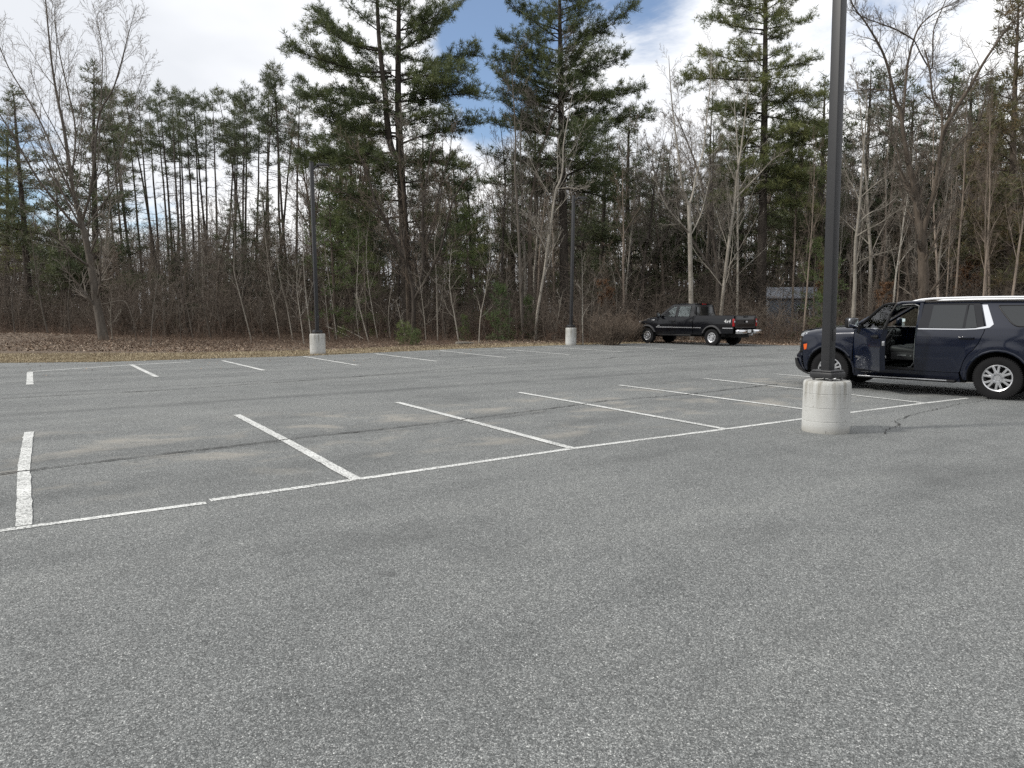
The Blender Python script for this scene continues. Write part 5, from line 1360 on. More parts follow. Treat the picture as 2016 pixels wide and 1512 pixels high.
PIL = {}
AR = 0.505
for s in (1, -1):
    fl = s < 0
    # fender
    out = [(2.575, 0.36)] + [p for p in arch_pts(WB, AR, 0.36)[::-1]] + [(3.64, 0.40), (3.69, 0.62), (3.69, 0.86), (3.71, 1.03), (3.66, 1.228), (3.4, 1.268), (3.1, 1.29), (2.75, 1.305), (2.60, 1.31), (2.585, 1.15), (2.60, 0.75)]
    put_panel('fender', out, side(s), M_NAVY, suv, 0.05, 0.012, fl)
    # rear door
    rd = [(1.405, 0.47)] + [(0.62, 0.47), (0.585, 0.60)] + [(0.56, 0.70), (0.50, 0.82), (0.40, 0.93), (0.33, 1.05), (0.262, 1.25), (0.25, 1.335), (0.35, 1.315), (0.55, 1.302), (1.375, 1.300), (1.395, 1.1)]
    put_panel('rear_door', rc(rd, [0.05, 0.03, 0, 0, 0, 0, 0, 0, 0.01, 0, 0, 0, 0]), side(s), M_NAVY, suv, 0.05, 0.012, fl)
    # quarter panel, with the frame round the rear window
    a = arch_pts(0, AR, 0.34)
    q = [(-1.24, 0.36), (-0.56, 0.34)] + [p for p in a if p[0] < -0.02][::-1] + [p for p in a if p[0] >= -0.02][::-1] + [(0.555, 0.34), (0.60, 0.46), (0.578, 0.585), (0.545, 0.70), (0.487, 0.815), (0.388, 0.925), (0.318, 1.045), (0.250, 1.25), (0.237, 1.33), (0.37, 1.775), (0.30, 1.80), (-0.30, 1.80), (-1.0, 1.78), (-1.16, 1.74), (-1.27, 1.25), (-1.30, 0.9), (-1.28, 0.55)]
    q = q[::-1] if False else q
    qp = put_panel('quarter_panel', q, side(s), M_NAVY, suv, 0.05, 0.012, fl)
    # rocker
    put_panel('rocker', [(0.60, 0.28), (2.565, 0.30), (2.57, 0.36), (2.565, 0.46), (0.63, 0.46)], side(s), M_NAVY, suv, 0.08, 0.03, fl)
    lift = lambda d, s=s: (lambda a, b: (a, s*(W_suv(a, b)+d), b))
    # glass and trim of the side
    put_panel('rear_window', rc([(1.20, 1.315), (0.605, 1.318), (0.585, 1.765), (1.17, 1.765)], 0.012), lift(-0.004), M_DARKGLASS, suv, 0.1, 0.006, fl)
    put_panel('vent_window', rc([(0.575, 1.318), (0.375, 1.338), (0.49, 1.765), (0.56, 1.765)], 0.012), lift(-0.004), M_DARKGLASS, suv, 0.1, 0.006, fl)
    fr_ = put_panel('door_frame', [(1.385, 1.305), (1.20, 1.305), (1.17, 1.772), (0.60, 1.772), (0.617, 1.31), (0.566, 1.31), (0.572, 1.772), (0.49, 1.772), (0.365, 1.325), (0.26, 1.345), (0.37, 1.775), (0.40, 1.795), (1.36, 1.795)], lift(-0.001), M_GLOSS, suv, 0.1, 0.012, fl)
    rq = rc([(-0.25, 1.365), (-1.02, 1.37), (-0.98, 1.742), (0.085, 1.752), (0.03, 1.66), (-0.16, 1.42)], [0.08, 0.06, 0.05, 0.03, 0.05, 0.05])
    put_panel('quarter_window', rq, lift(0.004), M_DARKGLASS, suv, 0.08, 0.004, fl)
    seal = MB(); seal.tube([lift(0.006)(*p) for p in rq + rq[:1]], 0.011, 6); seal.build('window_seal', M_TRIM, suv)
    belt = [(1.38, 1.288), (0.60, 1.290), (0.40, 1.302), (0.25, 1.322), (0.17, 1.34), (0.115, 1.40), (0.26, 1.765), (0.345, 1.765), (0.225, 1.365), (0.40, 1.322), (0.60, 1.309), (1.38, 1.307)]
    put_panel('chrome_trim', belt, lift(0.008), M_CHROME, suv, 0.08, 0.008, fl)
    # handle
    hx, hz = 0.53, 1.145; y = W_suv(hx, hz)
    hb = MB(); hb.box((hx, s*(y+0.028), hz), (0.26, 0.026, 0.034), bevel=0.012, seg=3); hb.box((hx+0.10, s*(y+0.01), hz), (0.03, 0.04, 0.026)); hb.box((hx-0.10, s*(y+0.01), hz), (0.03, 0.04, 0.026)); hb.box((hx, s*(y+0.001), hz-0.004), (0.15, 0.008, 0.05), bevel=0.003)
    hb.build('door_handle', M_NAVY, suv)
    # arch lips and liners
    for ax, zl in ((0, 0.34), (WB, 0.36)):
        lp = MB(); lp.tube([(p[0], s*(W_suv(p[0], p[1])+0.003), p[1]) for p in arch_pts(ax, AR+0.010, zl)], 0.022, 6); lp.build('arch_lip', M_NAVY, suv)
        ln = MB(); pts = arch_pts(ax, AR-0.004, 0.30); va = [ln.bm.verts.new((p[0], s*0.50, p[1])) for p in pts]; vb = [ln.bm.verts.new((p[0], s*(W_suv(p[0], p[1])-0.012), p[1])) for p in pts]
        for i in range(len(pts)-1): ln.bm.faces.new((va[i], va[i+1], vb[i+1], vb[i]))
        ln.bm.faces.new(va)
        ln.build('wheel_liner', M_UNDER, suv)
    # running board
    rb = MB(); rb.box((1.56, s*0.985, 0.30), (1.80, 0.17, 0.05), bevel=0.018, seg=3); rb.box((2.2, s*0.86, 0.32), (0.06, 0.14, 0.05)); rb.box((0.9, s*0.86, 0.32), (0.06, 0.14, 0.05))
    o_ = rb.build('running_board', M_TRIM, suv)
    MB().box((1.62, s*1.068, 0.312), (1.64, 0.014, 0.02), bevel=0.005).build('step_strip', M_SILVER, o_)
    # roof rail
    rr = MB(); px_ = [1.60, 1.54, 1.42, 1.20, 0.6, 0.0, -0.6, -0.95, -1.06, -1.12]; zt = [1.848, 1.868, 1.895, 1.915, 1.926, 1.926, 1.915, 1.895, 1.868, 1.84]
    secs = []
    for a_, b_ in zip(px_, zt):
        zb = max(roofz(a_, 0.70) - 0.004, b_ - 0.042); y0_ = s*0.70
        secs.append([rr.bm.verts.new((a_, y0_ + s*d_, z_)) for d_, z_ in ((0.030, zb), (0.032, (zb+b_)/2), (0.022, b_-0.006), (0.0, b_), (-0.018, b_-0.006), (-0.024, zb))])
    for A_, B_ in zip(secs[:-1], secs[1:]):
        for q_ in range(5): rr.bm.faces.new((A_[q_], A_[q_+1], B_[q_+1], B_[q_]))
    rl_ = rr.build('roof_rail', M_RAIL, suv)
    rs_ = MB(); rs_.tube([(a_, s*0.70, roofz(a_, 0.70) + 0.008) for a_ in np.linspace(1.55, -1.05, 12)], 0.022, 6); rs_.build('rail_foot', M_TRIM, rl_)
    # headlamp, marker lamp, tail lamp
    hl = panel([(3.705, 1.09), (3.80, 1.10), (3.80, 1.145), (3.70, 1.19), (3.585, 1.21), (3.62, 1.15)], lambda a_, b_, s=s: (a_, s*(W_suv(min(a_, 3.66), b_) - 0.9*max(0, a_-3.66)), b_), 0.04, 0.01, fl)
    m_ = MB(); m_.merge(hl); m_.build('headlight', M_LAMP, suv)
    m_ = MB(); m_.merge(panel(rc([(3.60, 0.82), (3.655, 0.80), (3.68, 0.92), (3.585, 0.94)], 0.012), lift(0.006), 0.05, 0.012, fl)); m_.build('marker_lamp', M_ORANGE, suv)
    m_ = MB(); m_.merge(panel([(-1.20, 1.0), (-1.31, 0.98), (-1.29, 1.36), (-1.19, 1.36)], lift(0.006), 0.05, 0.012, fl)); m_.build('tail_lamp', M_RED, suv)

# closed passenger door on the far side
fd = [(1.425, 0.47), (2.555, 0.47), (2.575, 0.75), (2.562, 1.15), (2.565, 1.302), (1.395, 1.300), (1.405, 1.1)]
fw_ = [(2.47, 1.315), (1.405, 1.305), (1.38, 1.785), (1.80, 1.782), (1.92, 1.745), (2.2, 1.565)]
put_panel('passenger_door', rc(fd, [0.05, 0.08, 0, 0, 0, 0, 0]), side(-1), M_NAVY, suv, 0.06, 0.02, True)
put_panel('passenger_window', fw_, lambda a, b: (a, -(W_suv(min(a, 2.4), b)-0.004), b), M_GLASS, suv, 0.1, 0.004, True)
pm = MB(); pm.box((2.34, -1.12, 1.40), (0.13, 0.24, 0.20), bevel=0.05, seg=4); pm.box((2.36, -0.98, 1.345), (0.06, 0.12, 0.05)); o_ = pm.build('side_mirror', M_NAVY, suv)
MB().box((2.272, -1.12, 1.40), (0.006, 0.20, 0.155), bevel=0.002).build('mirror_glass', M_MIRROR, o_)

# pillars and roof
for s in (1, -1):
    ap = MB(); ap.tube([(2.66, s*0.84, 1.30), (2.45, s*0.855, 1.44), (2.15, s*0.82, 1.63), (1.92, s*0.775, 1.765), (1.75, s*0.75, 1.815), (1.35, s*0.745, 1.832)], [0.036, 0.034, 0.034, 0.034, 0.03, 0.028], 8); ap.build('windshield_pillar', M_NAVY, suv)
    bp_ = MB(); bp_.box((1.385, s*0.895, 0.88), (0.09, 0.10, 0.86), bevel=0.02); bp_.tube([(1.39, s*0.905, 1.28), (1.385, s*0.84, 1.55), (1.375, s*0.76, 1.80)], [0.05, 0.042, 0.04], 8); bp_.build('centre_pillar', M_NAVY, suv)
    st = MB(); st.box((2.0, s*0.87, 0.47), (1.2, 0.14, 0.10), bevel=0.02); st.build('sill', M_TRIM, suv)


put_panel('roof', rc([(1.90, -0.745), (1.90, 0.745), (1.3, 0.775), (-0.3, 0.775), (-1.15, 0.72), (-1.15, -0.72), (-0.3, -0.775), (1.3, -0.775)], 0.02), lambda a, b: (a, b, roofz(a, b)), M_NAVY, suv, 0.1, 0.015)
put_panel('headliner', [(1.88, -0.72), (1.88, 0.72), (-1.1, 0.70), (-1.1, -0.70)], lambda a, b: (a, b, roofz(a, b)-0.05), M_HEADLINER, suv, 0.15, 0.01)
put_panel('windshield', [(0, -0.82), (0, 0.82), (1, 0.74), (1, -0.74)], lambda a, b: (2.70 - 0.80*a - 0.06*(b/0.8)**2 + 0.03, b, 1.32 + 0.50*a + 0.03*math.sin(a*3.14)), M_GLASS, suv, 0.1, 0.004)


def hoodz(x, y):
    k = abs(y)/0.80
    return smooth_table(x, HOODE) + 0.055*(1-k**2.2) - 0.01*math.exp(-((k-0.72)/0.05)**2)


put_panel('hood', rc([(2.62, -0.79), (2.62, 0.79), (3.2, 0.785), (3.62, 0.755), (3.86, 0.62), (3.92, 0.3), (3.93, 0), (3.92, -0.3), (3.86, -0.62), (3.62, -0.755), (3.2, -0.785)], 0.02), lambda a, b: (a, b, hoodz(a, b)), M_NAVY, suv, 0.06, 0.012)
put_panel('cowl', [(2.60, -0.80), (2.60, 0.80), (2.76, 0.78), (2.76, -0.78)], lambda a, b: (a, b, 1.30), M_TRIM, suv, 0.2, 0.03)
FP = [(0.26, 3.74), (0.34, 3.93), (0.44, 4.01), (0.66, 4.04), (0.72, 3.99), (0.90, 3.965), (1.05, 3.945), (1.15, 3.91)]


def fascia(y, z, d=0.0): return (smooth_table(z, FP) + d - 0.31*(abs(y)/0.90)**3.2, y, z)


put_panel('front_bumper', rc([(-0.90, 0.34), (0.90, 0.34), (0.905, 0.66), (0.90, 0.74), (-0.90, 0.74), (-0.905, 0.66)], 0.03), lambda a, b: fascia(a, b), M_NAVY, suv, 0.06, 0.02)
put_panel('bumper_trim', rc([(-0.89, 0.27), (0.89, 0.27), (0.91, 0.40), (0.78, 0.60), (0.62, 0.60), (0.55, 0.42), (-0.55, 0.42), (-0.62, 0.60), (-0.78, 0.60), (-0.91, 0.40)], 0.02), lambda a, b: fascia(a, b, 0.022), M_TRIM, suv, 0.06, 0.02)
put_panel('grille', rc([(-0.88, 0.75), (0.88, 0.75), (0.86, 1.04), (0.60, 1.125), (-0.60, 1.125), (-0.86, 1.04)], 0.02), lambda a, b: fascia(a, b, -0.01), M_TRIM, suv, 0.06, 0.02)
gb = MB()
for z_ in (0.83, 0.93, 1.02): gb.tube([fascia(y_, z_, 0.015) for y_ in np.linspace(-0.6, 0.6, 9)], 0.012, 6)
gb.build('grille_bars', M_CHROME, suv)
# tail
put_panel('tailgate', rc([(-0.86, 0.55), (0.86, 0.55), (0.88, 1.25), (0.70, 1.79), (-0.70, 1.79), (-0.88, 1.25)], 0.05), lambda a, b: (-1.30 + 0.05*(abs(a)/0.9)**3 + max(0, b-1.25)*0.22, a, b), M_NAVY, suv, 0.1, 0.02)
put_panel('tailgate_glass', rc([(-0.70, 1.33), (0.70, 1.33), (0.60, 1.74), (-0.60, 1.74)], 0.05), lambda a, b: (-1.322 + 0.05*(abs(a)/0.9)**3 + max(0, b-1.25)*0.22, a, b), M_DARKGLASS, suv, 0.15, 0.006)
rbm = MB(); rbm.box((-1.28, 0, 0.46), (0.18, 1.84, 0.22), bevel=0.05, seg=3); rbm.build('rear_bumper', M_NAVY, suv)
# underbody and cabin
ub = MB(); ub.box((1.45, 0, 0.36), (4.5, 0.98, 0.20)); ub.box((1.5, 0, 0.33), (1.9, 1.62, 0.12)); ub.box((1.4, 0, 0.46), (1.8, 1.66, 0.04)); ub.box((-0.9, 0, 0.45), (0.7, 1.5, 0.3)); ub.build('underbody', M_UNDER, suv)
fw2 = MB(); fw2.box((2.74, 0, 0.86), (0.16, 1.62, 0.80)); fw2.box((0.95, 0, 0.75), (0.03, 1.62, 0.55)); fw2.build('firewall', M_INNER, suv)
ds = MB(); ds.box((2.42, 0, 1.12), (0.46, 1.60, 0.30), bevel=0.08, seg=3); ds.box((2.30, 0, 0.86), (0.34, 0.42, 0.34), bevel=0.05); ds.box((1.78, 0, 0.74), (0.86, 0.34, 0.34), bevel=0.05); db = ds.build('dashboard', M_LEATHER, suv)
MB().box((2.20, 0.02, 1.15), (0.03, 0.34, 0.16), Matrix.Rotation(R(-12), 3, 'Y'), 0.01).build('screen', M_TRIM, db)
MB().box((2.19, -0.5, 1.10), (0.015, 0.55, 0.025), bevel=0.006).build('dash_strip', M_SILVER, db)
MB().box((2.19, 0.02, 0.98), (0.02, 0.30, 0.035), bevel=0.006).build('dash_strip', M_SILVER, db)
for sy in (0.42, -0.42):
    sb = MB(); sb.box((1.70, sy, 0.83), (0.56, 0.54, 0.17), Matrix.Rotation(R(-7), 3, 'Y'), 0.06, 4)
    sb.box((1.40, sy, 1.13), (0.17, 0.52, 0.66), Matrix.Rotation(R(-17), 3, 'Y'), 0.065, 4)
    ft = sb.build('front_seat', M_LEATHER, suv)
    hh_ = MB(); hh_.box((1.265, sy, 1.56), (0.11, 0.27, 0.19), Matrix.Rotation(R(-12), 3, 'Y'), 0.045, 4); hh_.tube([(1.30, sy-0.06, 1.42), (1.275, sy-0.06, 1.52)], 0.008, 6); hh_.tube([(1.30, sy+0.06, 1.42), (1.275, sy+0.06, 1.52)], 0.008, 6)
    hh_.build('headrest', M_LEATHER, ft)
    sg = 1 if sy > 0 else -1
    sp_ = MB(); sp_.box((1.68, sy+sg*0.285, 0.73), (0.50, 0.03, 0.15), bevel=0.012); tp_ = sp_.build('seat_side_trim', M_INNER, ft)
    k_ = MB(); k_.box((1.72, sy+sg*0.303, 0.745), (0.18, 0.012, 0.03), bevel=0.005); k_.lathe([(0.001, sg*0.018), (0.016, sg*0.016), (0.018, 0)], 12, 'Y', (1.55, sy+sg*0.298, 0.74)); k_.build('seat_switch', M_GREYPLASTIC, tp_)
sw_ = MB(); c_ = Vector((2.06, 0.42, 1.10)); rot = Matrix.Rotation(R(-26), 3, 'Y')
ring = [c_ + rot @ Vector((0, 0.19*math.cos(a), 0.19*math.sin(a))) for a in np.linspace(0, 2*math.pi, 29)]
sw_.tube(ring, 0.016, 8); sw_.box(c_ + rot @ Vector((0.03, 0, 0)), (0.07, 0.14, 0.12), rot, 0.03)
for a in (0, math.pi, -math.pi/2): sw_.tube([c_ + rot @ Vector((0.02, 0.05*math.cos(a), 0.05*math.sin(a))), c_ + rot @ Vector((0, 0.185*math.cos(a), 0.185*math.sin(a)))], 0.016, 6)
sw_.tube([c_ + rot @ Vector((0.04, 0, 0)), c_ + rot @ Vector((0.30, 0, -0.02))], 0.035, 8)
sw_.build('steering_wheel', M_LEATHER, suv)
st_ = MB(); st_.tube([(2.0, 0.84, 0.50), (1.6, 0.845, 0.50), (1.5, 0.85, 0.53), (1.45, 0.86, 0.62), (1.44, 0.885, 0.95), (1.43, 0.875, 1.28), (1.42, 0.80, 1.66), (1.44, 0.765, 1.75), (1.52, 0.75, 1.785), (1.75, 0.745, 1.775)], 0.014, 8)
st_.build('door_seal', M_GREYPLASTIC, suv)
# open driver door: hinged at its leading edge
DOOR = R(46)
hinge = Vector((2.555, 0.955, 0))
dr = empty('driver_door', tuple(hinge), -DOOR); dr.parent = suv


def dl(d=0.0): return lambda a, b: (a - hinge.x, W_suv(min(a, 2.42), b) + d - hinge.y, b)


ds_ = put_panel('door_skin', rc(fd, [0.05, 0.08, 0, 0, 0.01, 0.01, 0]), dl(), M_NAVY, dr, 0.05, 0.012)
put_panel('door_inner', rc([(1.44, 0.49), (2.53, 0.49), (2.55, 1.29), (1.42, 1.285)], 0.05), dl(-0.085), M_INNER, dr, 0.1, 0.03)
eg = MB(); pe = [(1.43, 0.49), (1.415, 0.9), (1.405, 1.15), (1.40, 1.295)]
for i in range(3):
    (x0, z0), (x1, z1) = pe[i], pe[i+1]; A_, B_ = Vector(dl(0.0)(x0, z0)), Vector(dl(0.0)(x1, z1)); C_, D_ = Vector(dl(-0.105)(x0, z0)), Vector(dl(-0.105)(x1, z1)); eg.poly([A_, B_, D_, C_])
eg.build('door_edge', M_NAVY, dr)
lt = MB(); p_ = Vector(dl(-0.055)(1.405, 1.02)); lt.box(p_ + Vector((-0.006, 0, 0.0)), (0.02, 0.05, 0.09), bevel=0.006); lt.build('door_latch', M_SILVER, dr)
db_ = MB(); db_.lathe([(0.001, 0.0), (0.022, 0.0), (0.022, 0.02)], 14, 'Y', dl(-0.085)(1.46, 1.09)); db_.build('speaker_badge', M_SILVER, dr)
frm = [(2.50, 1.31), (2.2, 1.515), (1.93, 1.70), (1.80, 1.765), (1.66, 1.785), (1.385, 1.790), (1.395, 1.55), (1.405, 1.305)]
fb = MB(); fb.tube([dl(-0.025)(*p) for p in frm], [0.03, 0.028, 0.026, 0.026, 0.026, 0.028, 0.03, 0.032], 8); fb.build('window_frame', M_TRIM, dr)
put_panel('door_window', [(2.46, 1.315), (1.42, 1.305), (1.40, 1.775), (1.66, 1.77), (1.80, 1.75), (1.92, 1.70), (2.2, 1.50)], dl(-0.03), M_GLASS, dr, 0.1, 0.004)
put_panel('belt_trim', [(2.50, 1.300), (1.41, 1.290), (1.41, 1.308), (2.50, 1.318)], dl(0.006), M_CHROME, dr, 0.1, 0.006)
hx, hz = 1.60, 1.145; y0 = W_suv(hx, hz) - hinge.y; hb = MB(); hb.box((hx-hinge.x, y0+0.03, hz), (0.26, 0.026, 0.034), bevel=0.012, seg=3); hb.box((hx-hinge.x+0.10, y0+0.01, hz), (0.03, 0.04, 0.026)); hb.box((hx-hinge.x-0.10, y0+0.01, hz), (0.03, 0.04, 0.026)); hb.box((hx-hinge.x, y0+0.002, hz-0.002), (0.17, 0.008, 0.075), bevel=0.003)
hb.build('door_handle', M_TRIM, dr)
mm = MB(); mm.box((2.36-hinge.x, 0.19, 1.405), (0.14, 0.26, 0.215), Matrix.Rotation(R(8), 3, 'Z'), 0.055, 4); mm.box((2.40-hinge.x, 0.03, 1.335), (0.09, 0.16, 0.06), bevel=0.015); mo = mm.build('side_mirror', M_TRIM, dr)
MB().box((2.286-hinge.x, 0.182, 1.41), (0.008, 0.21, 0.165), Matrix.Rotation(R(8), 3, 'Z') , 0.003).build('mirror_glass', M_MIRROR, mo)
bd = link('name_badge', text_mesh('TAHOE', 0.062, 0.003), M_SILVER, dr); bx, bz = 2.36, 0.70
bd.matrix_local = Matrix.Translation((bx-hinge.x, W_suv(bx, bz)-hinge.y+0.004, bz)) @ Matrix.Rotation(math.pi, 4, 'Z') @ Matrix.Rotation(math.pi/2, 4, 'X')
for s in (1, -1):
    for x_ in (0, WB): wheel(suv, (x_, s*(HWID-0.03-0.135), TR), TR, 0.27, 0.246, 'split', s)
af = MB(); af.box((-0.75, 0, 1.90), (0.18, 0.03, 0.06), bevel=0.014, seg=3); af.build('roof_aerial', M_NAVY, suv)

# ================================================================ the black pickup
PT = R(39.5)
rwc = G(1400, 681.5); lft = np.array([-math.cos(PT), -math.sin(PT), 0]); fwd = np.array([-math.sin(PT), math.cos(PT), 0])
org = rwc - lft*0.99
trk = empty('pickup_truck', tuple(org), math.atan2(fwd[1], fwd[0]), 'black crew cab pickup truck with grey wheel flares parked at the woods edge', 'pickup truck')
PWB, PR = 4.0, 0.405
PW = [(0.45, 0.93), (0.60, 0.965), (0.85, 0.985), (0.9, 0.985), (1.1, 0.985), (1.30, 0.965), (1.42, 0.935), (1.60, 0.87), (1.95, 0.755), (2.02, 0.72), (2.08, 0.6)]


def W_trk(x, z):
    if x < 1.05: return smooth_table(min(z, 1.3), PW) - (0.02 if z > 1.44 else 0)
    w = smooth_table(z, PW)
    if x > 3.32:
        d = table(x, [(3.3, 1.40), (3.8, 1.36), (4.3, 1.28), (4.6, 1.18)]) - z
        w = smooth_table(min(z, 1.2), PW) + smooth_table(d, [(-0.02, -0.26), (0, -0.22), (0.03, -0.12), (0.08, -0.05), (0.15, 0)])
    if x > 4.2: w -= 0.07*((x-4.2)/0.4)**2
    return w


def pl(s, d=0.0): return lambda a, b: (a, s*(W_trk(a, b)+d), b)


for s in (1, -1):
    fl = s < 0
    def parc(ax, r, zl):
        a = math.degrees(math.asin((zl-PR)/r)); return arc(ax, PR, r, a, 180-a)
    put_panel('fender', [(3.46, 0.50)] + parc(PWB, 0.55, 0.55)[::-1] + [(4.58, 0.62), (4.60, 0.95), (4.58, 1.18), (4.3, 1.28), (3.8, 1.36), (3.36, 1.40), (3.33, 1.2), (3.40, 0.9)], pl(s), M_BLACK, trk, 0.08, 0.012, fl)
    put_panel('front_door', rc([(2.20, 0.52), (3.45, 0.52), (3.39, 0.9), (3.325, 1.2), (3.32, 1.40), (2.20, 1.405)], [0.04, 0.04, 0, 0, 0, 0.02]), pl(s), M_BLACK, trk, 0.1, 0.012, fl)
    put_panel('rear_door', rc([(1.13, 0.52), (2.185, 0.52), (2.185, 1.405), (1.13, 1.40)], [0.04, 0.04, 0.02, 0.02]), pl(s), M_BLACK, trk, 0.1, 0.012, fl)
    put_panel('cab_frame', [(1.115, 1.41), (1.35, 1.41), (1.37, 1.92), (2.08, 1.935), (2.08, 1.41), (2.25, 1.41), (2.25, 1.935), (2.42, 1.91), (3.13, 1.415), (3.30, 1.405), (2.60, 1.955), (2.45, 2.02), (2.1, 2.045), (1.25, 2.035), (1.15, 1.98)], pl(s), M_BLACK, trk, 0.1, 0.012, fl)
    put_panel('rear_window', rc([(1.37, 1.415), (2.07, 1.415), (2.07, 1.925), (1.385, 1.91)], 0.03), pl(s, -0.006), M_GLASS, trk, 0.15, 0.006, fl)
    put_panel('front_window', [(2.26, 1.415), (3.10, 1.42), (2.43, 1.90), (2.26, 1.925)], pl(s, -0.006), M_GLASS, trk, 0.15, 0.006, fl)
    wf_ = MB(); wf_.tube([pl(s, 0.004)(*p) for p in ((2.20, 1.41), (2.20, 1.94), (2.1, 1.96), (1.36, 1.94), (1.33, 1.42))], 0.012, 6); wf_.tube([pl(s, 0.004)(*p) for p in ((3.22, 1.41), (2.47, 1.94), (2.24, 1.965), (2.23, 1.42))], 0.012, 6); wf_.build('window_frame', M_FLARE, trk)
    put_panel('bed_side', [(-1.18, 0.62), (-0.55, 0.60)] + [p for p in parc(0, 0.57, 0.60)[::-1]] + [(0.58, 0.52), (1.09, 0.52), (1.10, 1.46), (-1.20, 1.47), (-1.21, 0.9)], pl(s), M_BLACK, trk, 0.08, 0.02, fl)
    for ax, r0 in ((0, 0.60), (PWB, 0.58)):
        f_ = MB(); pts = parc(ax, r0, 0.60); inn = parc(ax, r0-0.075, 0.60)
        rows = [[f_.bm.verts.new(pl(s, -0.005)(*p)) for p in pts], [f_.bm.verts.new(pl(s, 0.05)(*((p[0]*0.75+q[0]*0.25), (p[1]*0.75+q[1]*0.25)))) for p, q in zip(pts, inn)], [f_.bm.verts.new(pl(s, 0.055)(*q)) for q in inn], [f_.bm.verts.new(pl(s, -0.04)(*q)) for q in inn]]
        for a_, b_ in zip(rows[:-1], rows[1:]):
            for i in range(len(pts)-1): f_.bm.faces.new((a_[i], a_[i+1], b_[i+1], b_[i]))
        f_.build('wheel_flare', M_FLARE, trk, angle=R(50))
        ln = MB(); pts = parc(ax, 0.545, 0.45); va = [ln.bm.verts.new((p[0], s*0.5, p[1])) for p in pts]; vb = [ln.bm.verts.new((p[0], s*0.95, p[1])) for p in pts]
        for i in range(len(pts)-1): ln.bm.faces.new((va[i], va[i+1], vb[i+1], vb[i]))
        ln.bm.faces.new(va); ln.build('wheel_liner', M_UNDER, trk)
    for x0, x1 in ((1.13, 3.40), (0.62, 1.08), (-1.18, -0.62)):
        put_panel('side_strip', [(x0, 0.845), (x1, 0.845), (x1, 0.885), (x0, 0.885)], pl(s, 0.014), M_SILVER, trk, 0.3, 0.014, fl)
    for hx_ in (2.32, 1.25):
        h_ = MB(); h_.box((hx_, s*(W_trk(hx_, 1.16)+0.012), 1.16), (0.17, 0.03, 0.075), bevel=0.012); h_.build('door_handle', M_TRIM, trk)
    m_ = MB(); m_.box((3.12, s*1.20, 1.47), (0.10, 0.20, 0.27), bevel=0.04, seg=3); m_.tube([(3.16, s*0.93, 1.44), (3.14, s*1.12, 1.45)], 0.025, 6); m_.tube([(3.16, s*0.93, 1.38), (3.14, s*1.12, 1.40)], 0.02, 6); mo = m_.build('side_mirror', M_TRIM, trk)
    MB().box((3.066, s*1.20, 1.48), (0.006, 0.16, 0.21), bevel=0.002).build('mirror_glass', M_MIRROR, mo)
    tl = MB(); tl.box((-1.195, s*0.945, 1.13), (0.08, 0.11, 0.37), bevel=0.025, seg=3); o_ = tl.build('tail_lamp', M_RED, trk)
    MB().box((-1.243, s*0.935, 1.17), (0.008, 0.09, 0.08), bevel=0.003).build('reverse_lens', M_LAMP, o_)
    hl = MB(); hl.box((4.57, s*0.80, 1.07), (0.10, 0.24, 0.20), bevel=0.03); hl.build('headlight', M_LAMP, trk)
    mb_ = MB(); mb_.box((3.62, s*(W_trk(3.62, 1.22)+0.006), 1.215), (0.20, 0.014, 0.06), bevel=0.006); mb_.build('fender_badge', M_SILVER, trk)
    d4 = link('bed_decal', text_mesh('4x4', 0.24, 0.002, 0.25), M_WHITE, trk)
    d4.matrix_local = Matrix.Translation((-0.86, s*(W_trk(-0.86, 1.18)+0.006), 1.19)) @ Matrix.Rotation(math.pi if s > 0 else 0, 4, 'Z') @ Matrix.Rotation(math.pi/2, 4, 'X')
    nb_ = MB(); nb_.box((3.26, s*(W_trk(3.26, 0.95)+0.004), 0.945), (0.16, 0.008, 0.03), bevel=0.002); nb_.build('door_badge', M_SILVER, trk)
    for x_ in (0, PWB): wheel(trk, (x_, s*(0.99-0.13), PR), PR, 0.27, 0.232, 'dish', s)
    sk = MB(); sk.box((2.3, s*0.90, 0.47), (2.1, 0.10, 0.08), bevel=0.02); sk.build('step_bar', M_TRIM, trk)
put_panel('roof', rc([(2.55, -0.70), (2.55, 0.70), (2.1, 0.72), (1.22, 0.70), (1.22, -0.70), (2.1, -0.72)], 0.05), lambda a, b: (a, b, 2.085 - 0.05*(abs(b)/0.72)**3 - (0.35*(a-2.25)**2 if a > 2.25 else 0) - (0.4*(1.4-a)**2 if a < 1.4 else 0)), M_BLACK, trk, 0.12, 0.02)
put_panel('windshield', [(0, -0.84), (0, 0.84), (1, 0.70), (1, -0.70)], lambda a, b: (3.30 - 0.78*a - 0.08*(b/0.8)**2 + 0.04, b, 1.40 + 0.62*a), M_GLASS, trk, 0.15, 0.006)
put_panel('cab_back', rc([(-0.92, 0.9), (0.92, 0.9), (0.92, 1.42), (0.74, 2.0), (-0.74, 2.0), (-0.92, 1.42)], 0.06), lambda a, b: (1.125 + max(0, b-1.42)*0.09, a, b), M_BLACK, trk, 0.12, 0.02)
put_panel('rear_glass', rc([(-0.70, 1.47), (0.70, 1.47), (0.62, 1.90), (-0.62, 1.90)], 0.06), lambda a, b: (1.095 + max(0, b-1.42)*0.09, a, b), M_DARKGLASS, trk, 0.2, 0.01)
sr = MB()
for y_ in (-0.22, 0.22): sr.box((1.105, y_, 1.685), (0.014, 0.025, 0.42))
sr.build('slider_frame', M_TRIM, trk)
sl_ = MB(); sl_.box((1.16, 0, 2.03), (0.05, 0.30, 0.035), bevel=0.008); sl_.build('stop_lamp', M_RED, trk)
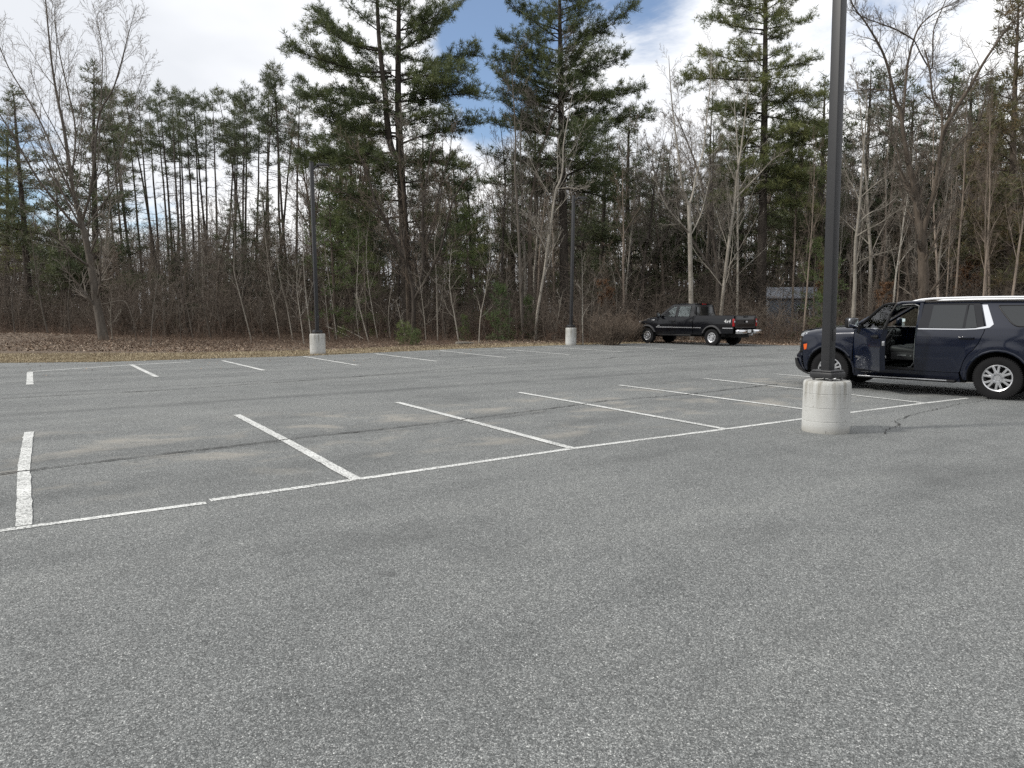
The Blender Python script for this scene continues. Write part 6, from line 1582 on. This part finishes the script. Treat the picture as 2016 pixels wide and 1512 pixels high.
put_panel('hood', rc([(3.30, -0.76), (3.30, 0.76), (4.3, 0.74), (4.60, 0.70), (4.60, -0.70), (4.3, -0.74)], 0.03), lambda a, b: (a, b, table(a, [(3.3, 1.40), (3.8, 1.36), (4.3, 1.28), (4.6, 1.18)]) + 0.05*(1-(abs(b)/0.76)**2)), M_BLACK, trk, 0.12, 0.015)
g_ = MB(); g_.box((4.60, 0, 0.98), (0.08, 1.34, 0.36), bevel=0.02); g_.build('grille', M_TRIM, trk)
fb_ = MB(); fb_.box((4.72, 0, 0.66), (0.20, 1.96, 0.26), bevel=0.05, seg=3); fb_.build('front_bumper', M_TRIM, trk)
put_panel('tailgate', rc([(-0.86, 0.86), (0.86, 0.86), (0.87, 1.475), (-0.87, 1.475)], 0.02), lambda a, b: (-1.225 - (0.012 if 0.98 < b < 1.36 and abs(a) < 0.76 else 0), a, b), M_BLACK, trk, 0.06, 0.05)
bb = MB()
pts = [(math.cos(a)*0.10, math.sin(a)*0.042) for a in np.linspace(0, 2*math.pi, 25)[:-1]]
bb.merge(panel(pts, lambda a, b: (-1.292, a, 1.17 + b), 0.5, 0.006)); ov = bb.build('oval_emblem', M_SILVER, trk)
hl = MB(); hl.box((-1.285, 0, 1.40), (0.02, 0.22, 0.05), bevel=0.008); hl.build('tailgate_handle', M_TRIM, trk)
for y0, y1 in ((-0.99, -0.28), (0.28, 0.99)):
    b_ = MB(); b_.box((-1.42, (y0+y1)/2, 0.70), (0.20, y1-y0, 0.20), bevel=0.035, seg=3); b_.build('rear_bumper_end', M_CHROME, trk)
ctr = MB(); ctr.box((-1.40, 0, 0.70), (0.16, 0.56, 0.16), bevel=0.02); ctr.build('bumper_step', M_TRIM, trk)
MB().box((-1.487, 0.06, 0.72), (0.008, 0.30, 0.15), bevel=0.002).build('licence_plate', M_WHITE, trk)
ht = MB(); ht.tube([(-1.40, -0.0, 0.56), (-1.62, 0, 0.54)], 0.03, 8); ht.lathe([(0.001, 0.64), (0.018, 0.637), (0.025, 0.615), (0.018, 0.595), (0.012, 0.56)], 12, 'Z', (-1.60, 0, 0)); ht.build('tow_hitch', M_SILVER, trk)
bed = MB(); bed.box((-0.05, 0, 0.90), (2.26, 1.72, 0.06)); bed.box((1.07, 0, 1.15), (0.04, 1.74, 0.56)); bed.build('bed_floor', M_UNDER, trk)
ub = MB(); ub.box((1.8, 0, 0.52), (5.9, 0.9, 0.22)); ub.box((2.2, 0, 0.55), (2.1, 1.7, 0.10)); ub.tube([(0, -0.8, PR), (0, 0.8, PR)], 0.06, 8); ub.tube([(PWB, -0.8, PR), (PWB, 0.8, PR)], 0.06, 8); ub.lathe([(0.001, -0.14), (0.13, -0.08), (0.15, 0), (0.13, 0.08), (0.001, 0.14)], 14, 'Y', (0, 0, PR)); ub.build('underbody', M_UNDER, trk)
for sy in (0.42, -0.42):
    for sx, nm in ((2.35, 'front_seat'), (1.45, 'back_seat')):
        sb = MB(); sb.box((sx+0.25, sy, 1.02), (0.5, 0.52, 0.16), bevel=0.05); sb.box((sx, sy, 1.33), (0.15, 0.5, 0.6), Matrix.Rotation(R(-12), 3, 'Y'), 0.05); sb.box((sx-0.07, sy, 1.70), (0.10, 0.27, 0.16), bevel=0.04); sb.build(nm, M_LEATHER, trk)
ds = MB(); ds.box((3.1, 0, 1.22), (0.4, 1.6, 0.34), bevel=0.08); ds.build('dashboard', M_INNER, trk)
fw_l = MB(); fw_l.box((2.25, 0, 0.75), (2.1, 1.76, 0.06)); fw_l.build('cab_floor', M_INNER, trk)
